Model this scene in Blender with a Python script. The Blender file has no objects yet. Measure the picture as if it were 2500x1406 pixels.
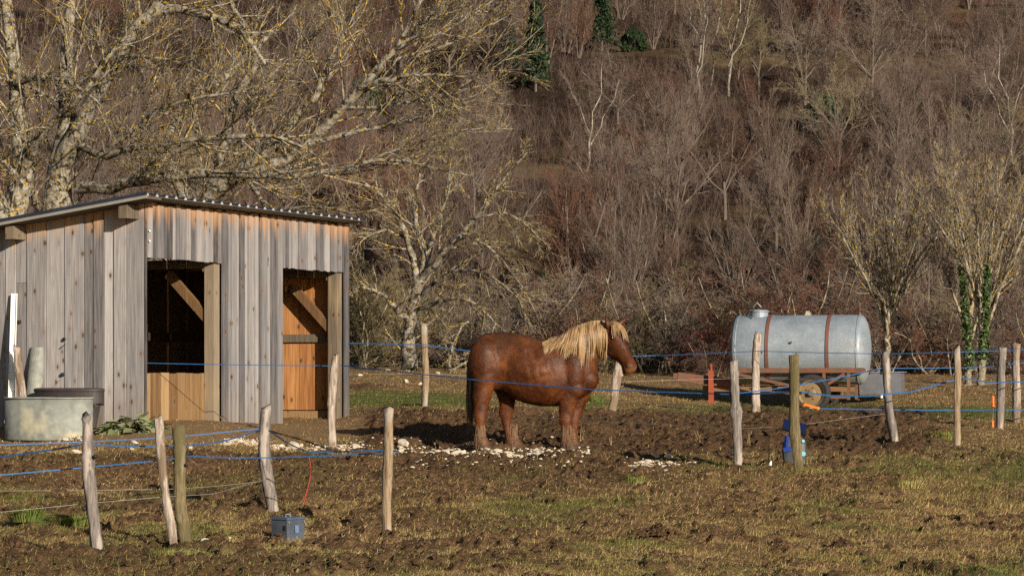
import bpy, math, random
import numpy as np
from mathutils import Vector, Matrix, noise as mnoise
from mathutils.bvhtree import BVHTree
R = math.radians
sc = bpy.context.scene
# ------------------------------------------------------------------ camera, world, sun, exposure
F = 6500.0; HZ = 930.0; EYE = 1.5            # focal length and horizon row in photo pixels, eye height
cam = bpy.data.cameras.new("camera"); camo = bpy.data.objects.new("camera", cam)
sc.collection.objects.link(camo); sc.camera = camo
cam.sensor_width = 36; cam.lens = F / 2500 * 36
cam.shift_y = (HZ - 703) / 2500
camo.location = (0, 0, EYE); camo.rotation_euler = (R(90), 0, 0)
cam.clip_start = .5; cam.clip_end = 3000
SUN_AZ, SUN_EL = 31, 17                      # to the right of straight behind the camera; above the horizon
w = bpy.data.worlds.new("World"); sc.world = w; w.use_nodes = True
nt = w.node_tree; sky = nt.nodes.new("ShaderNodeTexSky"); sky.sky_type = 'NISHITA'; sky.sun_disc = False
sky.sun_elevation = R(SUN_EL); sky.sun_rotation = R(180 - SUN_AZ); sky.altitude = 600
nt.links.new(sky.outputs[0], nt.nodes["Background"].inputs[0]); nt.nodes["Background"].inputs[1].default_value = .05
sl = bpy.data.lights.new("sun", 'SUN'); slo = bpy.data.objects.new("sun", sl); sc.collection.objects.link(slo)
sl.energy = 5.0; sl.angle = R(.5); sl.color = (1, .875, .72)
tosun = Vector((math.sin(R(SUN_AZ)) * math.cos(R(SUN_EL)), -math.cos(R(SUN_AZ)) * math.cos(R(SUN_EL)), math.sin(R(SUN_EL))))
slo.rotation_euler = tosun.to_track_quat('Z', 'Y').to_euler(); slo.location = tosun * 50
sc.view_settings.view_transform = 'Standard'; sc.view_settings.look = 'None'
sc.view_settings.exposure = .82; sc.view_settings.gamma = 1
sc.cycles.max_bounces = 5; sc.cycles.use_denoising = False
sc.cycles.diffuse_bounces = 3; sc.cycles.glossy_bounces = 2
rng = np.random.default_rng(7); random.seed(7)

# ------------------------------------------------------------------ helpers: numbers
def hsh(ix, iy, seed):
    h = (ix.astype(np.int64) * 374761393 + iy.astype(np.int64) * 668265263 + seed * 1274126177) & 0xffffffff
    h = ((h ^ (h >> 13)) * 1274126177) & 0xffffffff
    h = h ^ (h >> 16)
    return (h & 0xffff) / 65535.0
def vn(x, y, seed=0):
    x = np.asarray(x, float); y = np.asarray(y, float)
    ix = np.floor(x).astype(np.int64); iy = np.floor(y).astype(np.int64)
    fx = x - ix; fy = y - iy; fx = fx * fx * (3 - 2 * fx); fy = fy * fy * (3 - 2 * fy)
    a = hsh(ix, iy, seed); b = hsh(ix + 1, iy, seed); c = hsh(ix, iy + 1, seed); d = hsh(ix + 1, iy + 1, seed)
    return (a * (1 - fx) + b * fx) * (1 - fy) + (c * (1 - fx) + d * fx) * fy
def fbm(x, y, o=4, seed=0):
    v = 0; a = .5; s = 0
    for k in range(o):
        v = v + a * vn(x * 2 ** k + 17.3 * k, y * 2 ** k + 5.1 * k, seed + k); s += a; a *= .5
    return v / s
def px3(px, py, s):                           # photo pixel at a scale of s pixels a metre -> world point
    D = F / s
    return np.array([(px - 1250) / s, D, EYE + (HZ - py) / s])

# ------------------------------------------------------------------ helpers: objects
def link(o): sc.collection.objects.link(o); return o
def tag(o, label=None, cat=None, group=None, kind=None):
    if label: o['label'] = label
    if cat: o['category'] = cat
    if group: o['group'] = group
    if kind: o['kind'] = kind
    return o
def empty(name, loc, label, cat, group=None, rz=0):
    o = bpy.data.objects.new(name, None); link(o); o.location = loc; o.rotation_euler = (0, 0, rz)
    o.empty_display_size = .1
    return tag(o, label, cat, group)
def npmesh(name, V, FS, mats, smooth=False, attrs=None, midx=None):
    """V (n,3); FS list of int arrays (m,k)"""
    me = bpy.data.meshes.new(name)
    V = np.asarray(V, np.float32)
    me.vertices.add(len(V)); me.vertices.foreach_set("co", V.ravel())
    FS = [np.asarray(f, np.int32) for f in FS if len(f)]
    nl = sum(f.size for f in FS); nf = sum(len(f) for f in FS)
    me.loops.add(nl); me.polygons.add(nf)
    me.loops.foreach_set("vertex_index", np.concatenate([f.ravel() for f in FS]))
    tot = np.concatenate([np.full(len(f), f.shape[1], np.int32) for f in FS])
    st = np.concatenate([[0], np.cumsum(tot)[:-1]]).astype(np.int32)
    me.polygons.foreach_set("loop_start", st)
    me.polygons.foreach_set("use_smooth", np.full(nf, bool(smooth)))
    if midx is not None: me.polygons.foreach_set("material_index", np.asarray(midx, np.int32))
    me.update(calc_edges=True)
    for k, (dom, a) in (attrs or {}).items():
        a = np.asarray(a, np.float32)
        if a.ndim == 1:
            at = me.attributes.new(k, 'FLOAT', dom); at.data.foreach_set("value", a)
        else:
            at = me.attributes.new(k, 'FLOAT_COLOR', dom)
            at.data.foreach_set("color", np.hstack([a, np.ones((len(a), 1), np.float32)]).ravel())
    for m in (mats if isinstance(mats, (list, tuple)) else [mats]): me.materials.append(m)
    return me
def obj(name, me, parent=None, loc=(0, 0, 0)):
    o = bpy.data.objects.new(name, me); link(o); o.location = loc
    if parent: o.parent = parent
    return o

class MB:                                      # collects shapes for one mesh
    def __init__(s): s.v = []; s.f = {}; s.n = 0; s.a = []; s.fa = {}
    def add(s, V, F_, a=0.0):
        V = np.asarray(V, float)
        F_ = [list(f) for f in F_]
        for f in F_:
            s.f.setdefault(len(f), []).append([i + s.n for i in f])
            s.fa.setdefault(len(f), []).append(a)
        s.v.append(V); s.n += len(V); return s
    def box(s, x0, x1, y0, y1, z0, z1, a=0.0, M=None, bev=0):
        V = np.array([[x, y, z] for x in (x0, x1) for y in (y0, y1) for z in (z0, z1)], float)
        if M is not None: V = V @ np.array(M.to_3x3()).T + np.array(M.translation)
        return s.add(V, [(0, 1, 3, 2), (4, 6, 7, 5), (0, 4, 5, 1), (2, 3, 7, 6), (0, 2, 6, 4), (1, 5, 7, 3)], a)
    def prism(s, poly, y0, y1, a=0.0, M=None):      # poly in xz, extruded along y
        n = len(poly)
        V = np.array([[p[0], y0, p[1]] for p in poly] + [[p[0], y1, p[1]] for p in poly], float)
        if M is not None: V = V @ np.array(M.to_3x3()).T + np.array(M.translation)
        fs = [tuple(range(n)), tuple(range(2 * n - 1, n - 1, -1))] + [((i + 1) % n, i, i + n, (i + 1) % n + n) for i in range(n)]
        return s.add(V, fs, a)
    def beam(s, p, q, w_, h, up=(0, 0, 1), a=0.0):
        p = Vector(p); q = Vector(q); t = (q - p); L = t.length; t.normalize()
        u = Vector(up); sd = t.cross(u); sd.normalize(); u = sd.cross(t)
        M = Matrix((sd, t, u)).transposed().to_4x4(); M.translation = p
        return s.box(-w_ / 2, w_ / 2, 0, L, -h / 2, h / 2, a, M)
    def tube(s, P, r, m=8, a=0.0, cap=True):
        P = np.asarray(P, float); r = np.broadcast_to(np.asarray(r, float), (len(P),))
        V, Fq = tubes(P[None], r[None], m)
        fs = [tuple(f) for f in Fq]
        if cap: fs += [tuple(range(m))[::-1], tuple(range((len(P) - 1) * m, len(P) * m))]
        return s.add(V, fs, a)
    def lathe(s, prof, M=None, m=24, a=0.0, axis='z', arc=None):
        V = []; fs = []
        for r, z in prof:
            for k in range(m):
                t = 2 * math.pi * k / m; V.append([r * math.cos(t), r * math.sin(t), z])
        V = np.array(V)
        if M is not None: V = V @ np.array(M.to_3x3()).T + np.array(M.translation)
        for i in range(len(prof) - 1):
            for k in range(m): fs.append((i * m + k, i * m + (k + 1) % m, (i + 1) * m + (k + 1) % m, (i + 1) * m + k))
        fs.append(tuple(range(m))[::-1]); fs.append(tuple(range((len(prof) - 1) * m, len(prof) * m)))
        return s.add(V, fs, a)
    def mesh(s, name, mat, smooth=False, attr='rnd'):
        V = np.vstack(s.v); FS = [np.array(s.f[k]) for k in s.f]
        att = np.concatenate([np.array(s.fa[k], float) for k in s.f])
        return npmesh(name, V, FS, mat, smooth, {attr: ('FACE', att)})
    def obj(s, name, mat, parent=None, loc=(0, 0, 0), smooth=False):
        o = obj(name, s.mesh(name, mat, smooth), parent, loc); return o

def tubes(P, Rr, m=3):
    """P (B,K,3), Rr (B,K) -> verts, quads"""
    B, K, _ = P.shape
    T = np.empty_like(P); T[:, 1:-1] = P[:, 2:] - P[:, :-2]; T[:, 0] = P[:, 1] - P[:, 0]; T[:, -1] = P[:, -1] - P[:, -2]
    T /= np.linalg.norm(T, axis=2, keepdims=True) + 1e-9
    mt = T.mean(axis=1); ref = np.where(np.abs(mt[:, 2:3]) > .8, np.array([[1., .1, 0]]), np.array([[0, 0.05, 1.]]))[:, None, :]
    U = np.cross(T, ref); U /= np.linalg.norm(U, axis=2, keepdims=True) + 1e-9
    W = np.cross(T, U)
    an = np.arange(m) * 2 * np.pi / m
    V = P[:, :, None, :] + Rr[:, :, None, None] * (np.cos(an)[None, None, :, None] * U[:, :, None, :] + np.sin(an)[None, None, :, None] * W[:, :, None, :])
    idx = np.arange(B * K * m).reshape(B, K, m); nx = np.roll(idx, -1, axis=2)
    Q = np.stack([idx[:, :-1], nx[:, :-1], nx[:, 1:], idx[:, 1:]], -1).reshape(-1, 4)
    return V.reshape(-1, 3), Q
def resample(P, K):
    P = np.asarray(P, float); n = len(P)
    d = np.concatenate([[0], np.cumsum(np.linalg.norm(np.diff(P[:, :3], axis=0), axis=1))]); t = np.linspace(0, d[-1], K)
    out = np.stack([np.interp(t, d, P[:, c]) for c in range(P.shape[1])], 1)
    for _ in range(max(1, K // n // 2)):
        out[1:-1] = (out[:-2] + 2 * out[1:-1] + out[2:]) / 4
    return out

# ------------------------------------------------------------------ helpers: materials
class NT:
    def __init__(s, name):
        s.m = bpy.data.materials.new(name); s.m.use_nodes = True; s.t = s.m.node_tree
        s.b = s.t.nodes["Principled BSDF"]; s.b.inputs["Roughness"].default_value = .85
        s.b.inputs["Specular IOR Level"].default_value = .25
    def set(s, node, key, v):
        i = node.inputs[key]
        if isinstance(v, bpy.types.NodeSocket): s.t.links.new(v, i)
        elif isinstance(v, (tuple, list)) and len(v) == 3 and i.type == 'RGBA': i.default_value = (*v, 1)
        else: i.default_value = v
    def n(s, ty, ins=None, **pr):
        nd = s.t.nodes.new("ShaderNode" + ty)
        for k, v in pr.items(): setattr(nd, k, v)
        for k, v in (ins or {}).items(): s.set(nd, k, v)
        return nd
    def co(s, kind="Object", scale=(1, 1, 1), rot=(0, 0, 0)):
        c = s.n("TexCoord").outputs[kind]
        return s.n("Mapping", {"Vector": c, "Scale": scale, "Rotation": rot}).outputs[0]
    def noise(s, vec, scale, detail=4, rough=.6, dist=0):
        return s.n("TexNoise", {"Vector": vec, "Scale": scale, "Detail": detail, "Roughness": rough, "Distortion": dist}).outputs["Fac"]
    def math(s, op, a, b=0.0, c=0.0, clamp=False):
        return s.n("Math", {0: a, 1: b, 2: c}, operation=op, use_clamp=clamp).outputs[0]
    def ramp(s, f, stops, interp='LINEAR'):
        r = s.n("ValToRGB", {"Fac": f}); r.color_ramp.interpolation = interp
        e = r.color_ramp.elements
        while len(e) < len(stops): e.new(.5)
        for x, (p, c) in zip(e, stops): x.position = p; x.color = (*c, 1) if len(c) == 3 else c
        return r.outputs[0]
    def mix(s, f, a, b, mode='MIX'):
        nd = s.n("Mix", data_type='RGBA', blend_type=mode)
        s.set(nd, 0, f); s.set(nd, 6, a); s.set(nd, 7, b)
        return nd.outputs[2]
    def step(s, f, lo, hi):
        return s.n("MapRange", {0: f, 1: lo, 2: hi, 3: 0., 4: 1.}, clamp=True).outputs[0]
    def attr(s, name): return s.n("Attribute", attribute_name=name)
    def bump(s, h, strength=.5, dist=.01):
        s.set(s.b, "Normal", s.n("Bump", {"Height": h, "Strength": strength, "Distance": dist}).outputs[0])
    def col(s, c): s.set(s.b, "Base Color", c); return s
    def p(s, **k):
        for a, v in k.items(): s.set(s.b, {"rough": "Roughness", "metal": "Metallic", "spec": "Specular IOR Level"}[a], v)
        return s
def plain(name, c, rough=.6, metal=0, var=.25, scale=12, bump=.1):
    t = NT(name); v = t.co(); n = t.noise(v, scale, 5)
    c2 = tuple(x * (1 - var) for x in c); c3 = tuple(min(1, x * (1 + var)) for x in c)
    t.col(t.ramp(n, [(.3, c2), (.7, c3)])).p(rough=rough, metal=metal); t.bump(n, bump, .005)
    return t.m

def bark(name, base, pale, dark, yellow, yamt=.5, pamt=.5, scale=9, damt=.4):
    t = NT(name); v = t.co()
    n1 = t.noise(v, scale, 5, .65); n2 = t.noise(v, scale * 1.9, 4, .6); n3 = t.noise(v, scale * .9, 3)
    c = t.mix(t.step(n1, .62 - .25 * pamt, .68 - .25 * pamt), base, pale)
    c = t.mix(t.step(n3, .66 - .22 * damt, .74 - .22 * damt), c, dark)
    if yellow: c = t.mix(t.step(n2, .66 - .18 * yamt, .69 - .18 * yamt), c, yellow)
    t.col(c).p(rough=.9, spec=.15); t.bump(n1, .8, .02); return t.m
m_bark_big = bark("bark_big", (.12, .105, .085), (.225, .215, .185), (.02, .017, .011), (.30, .19, .015), .42, .58, 11, .66)
m_bark_twig = bark("bark_twig", (.135, .117, .09), (.265, .24, .195), (.02, .015, .01), (.42, .27, .015), .52, .45, 9, .62)
m_bark_small = bark("bark_small", (.12, .105, .085), (.25, .23, .19), (.022, .02, .012), (.30, .2, .03), .3, .5, 8, .7)
m_birch = bark("birch_bark", (.17, .152, .125), (.25, .23, .19), (.06, .05, .04), None, 0, .7, 4, .1)
def twig_mat(name, a, b, c):
    t = NT(name); oi = t.n("ObjectInfo").outputs["Random"]; v = t.co()
    n = t.noise(v, 1.7, 3)
    f = t.math('ADD', t.math('MULTIPLY', oi, .8), t.math('MULTIPLY', n, .4))
    t.col(t.ramp(f, [(.15, a), (.5, b), (.9, c)])).p(rough=.9, spec=.1); return t.m
m_tw_brown = twig_mat("twigs_brown", (.082, .058, .049), (.112, .081, .067), (.138, .104, .083))
m_tw_grey = twig_mat("twigs_grey", (.112, .085, .069), (.158, .125, .1), (.12, .092, .074))
m_tw_red = twig_mat("twigs_red", (.115, .052, .036), (.12, .066, .046), (.095, .06, .046))
m_tw_olive = twig_mat("twigs_olive", (.13, .105, .058), (.165, .136, .076), (.18, .15, .098))
m_trunk_hill = bark("trunk_hill", (.10, .082, .066), (.15, .13, .105), (.028, .022, .016), None, 0, .45, 3)
m_stem = bark('thicket_stems', (.15, .13, .095), (.26, .235, .18), (.03, .026, .016), (.30, .2, .04), .4, .5, 11, .55)

def leafmat(name, c1, c2, c3):
    t = NT(name); a = t.attr("tint").outputs["Fac"]
    t.col(t.ramp(a, [(0, c1), (.5, c2), (1, c3)])).p(rough=.7, spec=.2); return t.m
# ------------------------------------------------------------------ ground heights
CT = [(-300,1500,345),(600,1500,345),(1250,1500,345),(1900,1500,345),(2800,1500,345),
 (0,1406,318),(1250,1406,318),(2500,1406,316),(0,1345,285),(240,1357,287),(430,1342,274),(457,1345,272),(945,1305,258),(672,1262,244),(700,1318,262),
 (300,1180,216),(900,1190,222),(1300,1180,222),(1500,1250,245),(2200,1250,250),(2500,1250,250),(1800,1147,221),(1953,1150,226),(2500,1120,212),
 (1600,1130,214),(120,1066,190),(400,1100,203),(205,1110,205),(812,1099,194),(1170,1100,195.5),(1385,1103,195.5),(2185,1090,198),(2336,1090,200),
 (345,1032,190),(840,1021,166),(600,1027,177),(60,1040,186),(-200,1040,180),(-400,1060,186),(770,1052,177),(1000,1050,178),(1150,1046,177),(1400,1040,176),
 (1037,990,167),(1490,1016,168),(1850,1012,163),(2443,1047,172),(2482,1032,167),(1985,1003,143),(2080,990,139),(1733,992,143),
 (1500,960,140),(2180,965,138),(1000,906,118),(800,905,116),(1600,915,112),(1250,903,110),(2370,930,120),(2500,940,124),(2100,928,118),(400,910,118),(0,910,118),(-300,910,118),(2800,940,120)]
CT = np.array(CT, float)
cx = (CT[:, 0] - 1250) / CT[:, 2]; cd = F / CT[:, 2]; cz = EYE + (HZ - CT[:, 1]) / CT[:, 2]
def tpk(r2): return np.where(r2 > 1e-9, .5 * r2 * np.log(np.maximum(r2, 1e-9)), 0)
A_ = np.zeros((len(cx) + 3,) * 2); n_ = len(cx)
A_[:n_, :n_] = tpk((cx[:, None] - cx) ** 2 + (cd[:, None] - cd) ** 2) + np.eye(n_) * .25
A_[:n_, n_] = 1; A_[:n_, n_ + 1] = cx; A_[:n_, n_ + 2] = cd; A_[n_:, :n_] = A_[:n_, n_:].T
w_ = np.linalg.solve(A_, np.concatenate([cz, [0, 0, 0]]))
GU = np.linspace(-.24, .24, 121); GD = np.linspace(17, 62, 226)
gx = (GU[:, None] * GD[None]).ravel(); gd = np.broadcast_to(GD, (121, 226)).ravel()
GZ = (tpk((gx[:, None] - cx) ** 2 + (gd[:, None] - cd) ** 2) @ w_[:n_] + w_[n_] + w_[n_ + 1] * gx + w_[n_ + 2] * gd).reshape(121, 226)
def hs(X, D):                                  # smooth height
    X = np.asarray(X, float); D = np.asarray(D, float)
    u = np.clip((X / D + .24) / .48 * 120, 0, 119.999); d = np.clip((D - 17) / 45 * 225, 0, 224.999)
    i = u.astype(int); j = d.astype(int); fu = u - i; fd = d - j
    z = (GZ[i, j] * (1 - fu) + GZ[i + 1, j] * fu) * (1 - fd) + (GZ[i, j + 1] * (1 - fu) + GZ[i + 1, j + 1] * fu) * fd
    hill = np.maximum(0, D - 61)
    hill = .19 * hill * np.clip(hill / 6, 0, 1)
    und = np.clip((D - 66) / 60, 0, 1)
    return z + hill + und * (fbm(X / 34, D / 34, 3, 5) - .5) * 7 + und * np.clip((D - 120) / 100, 0, 1) * (fbm(X / 70, D / 60, 2, 9) - .5) * 10
def topx(X, D):
    s = F / np.asarray(D, float); return 1250 + X * s, HZ - (hs(X, D) - EYE) * s
def ss(a, b, x): t = np.clip((x - a) / (b - a), 0, 1); return t * t * (3 - 2 * t)
def zones(X, D):
    """what grows where: bare mud, lush green, pale straw (0..1)"""
    s = F / D; px = 1250 + X * s; py = HZ - (hs(X, D) - EYE) * s
    nz = fbm(X * 1.1, D * .8, 4, 31); nf = fbm(X * 4.5, D * 3.2, 3, 77)
    w1 = (nz - .5) * 60
    mud = ss(990, 1020, py + w1 * .5) * (1 - ss(1095, 1120, py + w1 * .6)) * ss(840, 900, px) * (1 - ss(2180, 2420, px))
    mud = np.maximum(mud, .95 * ss(1105, 1125, py + w1) * (1 - ss(1150, 1240, py + w1)) * (1 - ss(1500, 1850, px)) * (1 + .0 * px))
    mud = np.maximum(mud, ss(1245, 1275, py + w1) * (1 - ss(1290, 1330, py + w1)) * ss(700, 900, px) * (1 - ss(1300, 1500, px)) * .7)
    mud = np.maximum(mud, ss(.53, .60, nz) * ss(1105, 1140, py) * (.95 - .35 * ss(900, 1500, px)))
    mud = np.maximum(mud, ss(.56, .66, nf) * ss(1080, 1110, py) * (.95 - .15 * ss(900, 1500, px)))
    mud = np.maximum(mud, np.exp(-((px - 880) / 70) ** 2 - ((py - 950) / 8) ** 2))
    gr = np.exp(-((px - 960) / 210) ** 2 - ((py - 978) / 16) ** 2) * 1.2 + np.exp(-((px - 1420) / 80) ** 2 - ((py - 985) / 14) ** 2) * .8
    gr = gr + np.exp(-((px - 1900) / 260) ** 2 - ((py - 1005) / 13) ** 2) + np.exp(-((px - 2300) / 260) ** 2 - ((py - 1012) / 16) ** 2)
    gr = gr + .9 * np.exp(-((px - 90) / 90) ** 2 - ((py - 1285) / 18) ** 2) + .7 * np.exp(-((px - 170) / 60) ** 2 - ((py - 1290) / 14) ** 2)
    gr = gr + ss(1360, 1395, py) * .55 * ss(.42, .58, nz) + ss(.55, .7, fbm(X * .9 + 9, D * .7, 3, 55)) * .75 * ss(1090, 1130, py)
    gr = gr + .35 * ss(2100, 2400, px) * ss(1080, 1120, py) * (1 - ss(1200, 1260, py))
    trod = ss(1005, 1030, py) * (1 - ss(1070, 1085, py)) * (1 - ss(850, 930, px)) * 1.0        # dusty ground before the shed
    mud = mud * (1 - .12 * ss(1120, 1150, py))
    return np.clip(mud, 0, 1), np.clip(gr * (.68 + .8 * (1 - ss(1005, 1025, py))), 0, 1), np.clip(trod, 0, 1)
def disp(X, D):
    mud, gr, trod = zones(X, D)
    near = 1 - ss(66, 90, D)
    a = (fbm(X * 2.2, D * 2.2, 3, 3) - .5) * .07 + (fbm(X * 8, D * 8, 3, 4) - .5) * .03
    cl = np.abs(fbm(X * 6, D * 6, 3, 8) - .5); cl2 = fbm(X * 15, D * 15, 2, 18)
    a = a + (fbm(X * 1.1, D * 1.3, 2, 33) - .5) * .10 * (1 - trod)
    b = (.14 * (.14 - np.minimum(cl, .14)) / .14 * .45 + (cl2 - .5) * .05 + (fbm(X * 1.6, D * 2.6, 2, 14) - .5) * .18)
    return near * (a * (1 - .6 * trod) + b * mud * (1 - .8 * trod) + gr * .02) 
def gz(X, D): return hs(X, D) + disp(X, D)
def hit(px, py):
    """ray through a photo pixel -> point of the ground"""
    px = np.atleast_1d(np.asarray(px, float)); py = np.atleast_1d(np.asarray(py, float))
    Ds = np.concatenate([np.arange(17, 62, .25), np.arange(62, 300, 3.)])
    X = (px[:, None] - 1250) / F * Ds; zr = EYE + (HZ - py[:, None]) / F * Ds
    below = zr <= hs(X, np.broadcast_to(Ds, X.shape)); i = below.argmax(1); i = np.where(below.any(1), i, len(Ds) - 1)
    g_ = zr - hs(X, np.broadcast_to(Ds, X.shape)); j = np.maximum(i - 1, 0); r_ = np.arange(len(i)); a_ = g_[r_, j]; b_ = g_[r_, i]
    D = Ds[j] + (Ds[i] - Ds[j]) * np.clip(a_ / (a_ - b_ + 1e-9), 0, 1); X = (px - 1250) / F * D
    return X, D, gz(X, D)

# ------------------------------------------------------------------ ground mesh
def grid(us, ds, zf):
    X = us[:, None] * ds[None]; D = np.broadcast_to(ds, X.shape)
    X = X.ravel(); D = D.ravel(); Z = zf(X, D); nu, nd = len(us), len(ds)
    idx = np.arange(nu * nd).reshape(nu, nd)
    Q = np.stack([idx[:-1, :-1], idx[1:, :-1], idx[1:, 1:], idx[:-1, 1:]], -1).reshape(-1, 4)
    return np.stack([X, D, Z], 1), Q
us = np.concatenate([np.linspace(-4, -.27, 50)[:-1], np.linspace(-.27, .27, 640), np.linspace(.27, 4, 50)[1:]])
ds = np.concatenate([np.linspace(1, 15, 20)[:-1], np.exp(np.linspace(math.log(15), math.log(64), 900))])
V, Q = grid(us, ds, gz)
mud, gr, trod = zones(V[:, 0], V[:, 1])
t = NT("soil"); v = t.co()
z_ = t.attr("zone").outputs["Color"]; sp = t.n("SeparateColor", {0: z_})
n1 = t.noise(v, 3.2, 6, .65); n2 = t.noise(v, 22, 5, .7); n3 = t.noise(v, 70, 4, .7)
soil = t.ramp(n2, [(.25, (.024, .013, .007)), (.5, (.07, .040, .021)), (.75, (.15, .09, .045))])
thatch = t.ramp(n3, [(.3, (.09, .053, .026)), (.55, (.255, .163, .078)), (.8, (.44, .30, .155))])
thatch = t.mix(t.step(n1, .4, .66), thatch, (.11, .072, .032))
green = t.ramp(n3, [(.3, (.04, .055, .012)), (.7, (.085, .11, .025))])
dust = t.ramp(n2, [(.3, (.11, .068, .034)), (.7, (.26, .17, .085))])
base = t.mix(t.step(n2, .34, .54), soil, thatch)
c = t.mix(t.math('MULTIPLY', sp.outputs[1], .8), base, green)
c = t.mix(sp.outputs[0], c, t.mix(t.step(n3, .66, .75), soil, thatch))
c = t.mix(sp.outputs[2], c, dust)
t.col(c).p(rough=.95, spec=.1); t.bump(t.math('ADD', n2, t.math('MULTIPLY', n3, .6)), .9, .03)
m_soil = t.m
me = npmesh("field", V, [Q], m_soil, True, {"zone": ('POINT', np.stack([mud, gr, trod], 1))})
tag(obj("field", me), kind='structure')
us = np.concatenate([np.linspace(-3, -.27, 40)[:-1], np.linspace(-.27, .27, 260), np.linspace(.27, 3, 40)[1:]])
ds = np.exp(np.linspace(math.log(63), math.log(1500), 420))
def hz_(X, D): return np.where(D > 63.5, hs(X, D) + (fbm(X * .7, D * .5, 3, 40) - .5) * .5 * ss(64, 70, D), hs(X, D) - .05)
V, Q = grid(us, ds, hz_)
t = NT("hill_ground"); v = t.co()
n1 = t.noise(v, .06, 5, .6); n2 = t.noise(v, 2.5, 6, .75); n3 = t.noise(v, .35, 4, .6)
c = t.ramp(n2, [(.3, (.018, .012, .009)), (.55, (.042, .028, .021)), (.75, (.07, .049, .035))])
c = t.mix(t.step(n1, .52, .62), c, t.ramp(n2, [(.3, (.085, .06, .03)), (.7, (.17, .125, .065))]))
c = t.mix(t.step(n3, .60, .7), c, (.05, .05, .02))
t.col(c).p(rough=1, spec=0); t.bump(n2, 1, .3)
tag(obj("hillside", npmesh("hillside", V, [Q], t.m, True)), kind='structure')

# ------------------------------------------------------------------ grass, straw, clods (nobody could count them)
def blades(N, py0, py1, lmin, lmax, wd, accept, lie, tint, seed, tuft=7, spread=.05, pxr=(-350, 2850)):
    r = np.random.default_rng(seed)
    px = r.uniform(*pxr, N); py = py0 + (py1 - py0) * r.uniform(0, 1, N)
    X, D = [], []
    for k in range(0, N, 20000):
        a, b, _ = hit(px[k:k + 20000], py[k:k + 20000]); X.append(a); D.append(b)
    X = np.concatenate(X); D = np.concatenate(D)
    D = D + r.uniform(-.15, .15, N)
    X = np.repeat(X, tuft) + r.normal(0, spread, N * tuft); D = np.repeat(D, tuft) + r.normal(0, spread, N * tuft)
    keep = r.uniform(0, 1, len(X)) < accept(X, D); X = X[keep]; D = D[keep]; n = len(X)
    L = r.uniform(lmin, lmax, n) * (.6 + .8 * fbm(X * 1.3, D * 1.3, 2, seed)); az = r.uniform(0, 2 * np.pi, n)
    el = r.uniform(*lie, n); Z = gz(X, D) - .006
    dx = np.cos(az) * np.cos(el); dy = np.sin(az) * np.cos(el); dz = np.sin(el)
    B0 = np.stack([X, D, Z], 1); d1 = np.stack([dx, dy, dz], 1); bend = np.stack([dx * .5, dy * .5, -.35 * np.ones(n)], 1)
    sd = np.stack([-np.sin(az), np.cos(az), np.zeros(n)], 1); sd = sd * .6 + np.array([.5, 0, .0]); wv = (wd * r.uniform(.6, 1.3, n) * (D / 30) ** .5)[:, None] * sd
    P1 = B0 + d1 * (L * .55)[:, None]; P2 = B0 + (d1 + bend * .6) * L[:, None]
    P2[:, 2] = np.maximum(P2[:, 2], gz(P2[:, 0], P2[:, 1]) + .004)
    V = np.stack([B0 - wv, B0 + wv, P1 - wv * .7, P1 + wv * .7, P2], 1).reshape(-1, 3)
    i = np.arange(n)[:, None] * 5
    Q = i + np.array([[0, 1, 3, 2]]); T = i + np.array([[2, 3, 4]])
    tn = np.repeat(np.clip(tint(X, D, r), 0, 1), 5)
    return V, Q, T, tn
m_grass = leafmat("grass_blades", (.05, .10, .016), (.15, .155, .04), (.34, .265, .10))
m_straw = leafmat("straw_blades", (.20, .12, .052), (.46, .31, .14), (.74, .55, .30))
def acc_g(X, D):
    m, g, tr = zones(X, D); return np.clip((.34 + g * 1.1) * (1 - .85 * m) * (1 - .95 * tr), 0, 1)
def acc_s(X, D):
    m, g, tr = zones(X, D); return np.clip((.85 - .35 * g) * (1 - .78 * m) * (1 - .8 * tr), 0, 1)
def tin_g(X, D, r): m, g, tr = zones(X, D); return .75 - .75 * g + r.normal(0, .18, len(X))
def tin_s(X, D, r): return .15 + .8 * fbm(X * .7, D * .7, 3, 63) + r.normal(0, .2, len(X))
V, Q, T, a = blades(60000, 905, 1420, .03, .085, .0028, acc_g, (.5, 1.4), tin_g, 1)
tag(obj("grass", npmesh("grass", V, [Q, T], m_grass, False, {"tint": ('POINT', a)})), kind='stuff')
V, Q, T, a = blades(85000, 905, 1420, .03, .12, .0028, acc_s, (0, .8), tin_s, 2)
tag(obj("dry_grass", npmesh("dry_grass", V, [Q, T], m_straw, False, {"tint": ('POINT', a)})), kind='stuff')
def acc_f(X, D): m, g, tr = zones(X, D); return .25 + .55 * tr
V, Q, T, a = blades(7000, 1015, 1410, .08, .26, .0026, acc_f, (-.1, .12), lambda X, D, r: r.uniform(.5, 1, len(X)), 3, tuft=4, spread=.25)
tag(obj("fallen_straw", npmesh("fallen_straw", V, [Q, T], m_straw, False, {"tint": ('POINT', a)})), kind='stuff')
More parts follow.
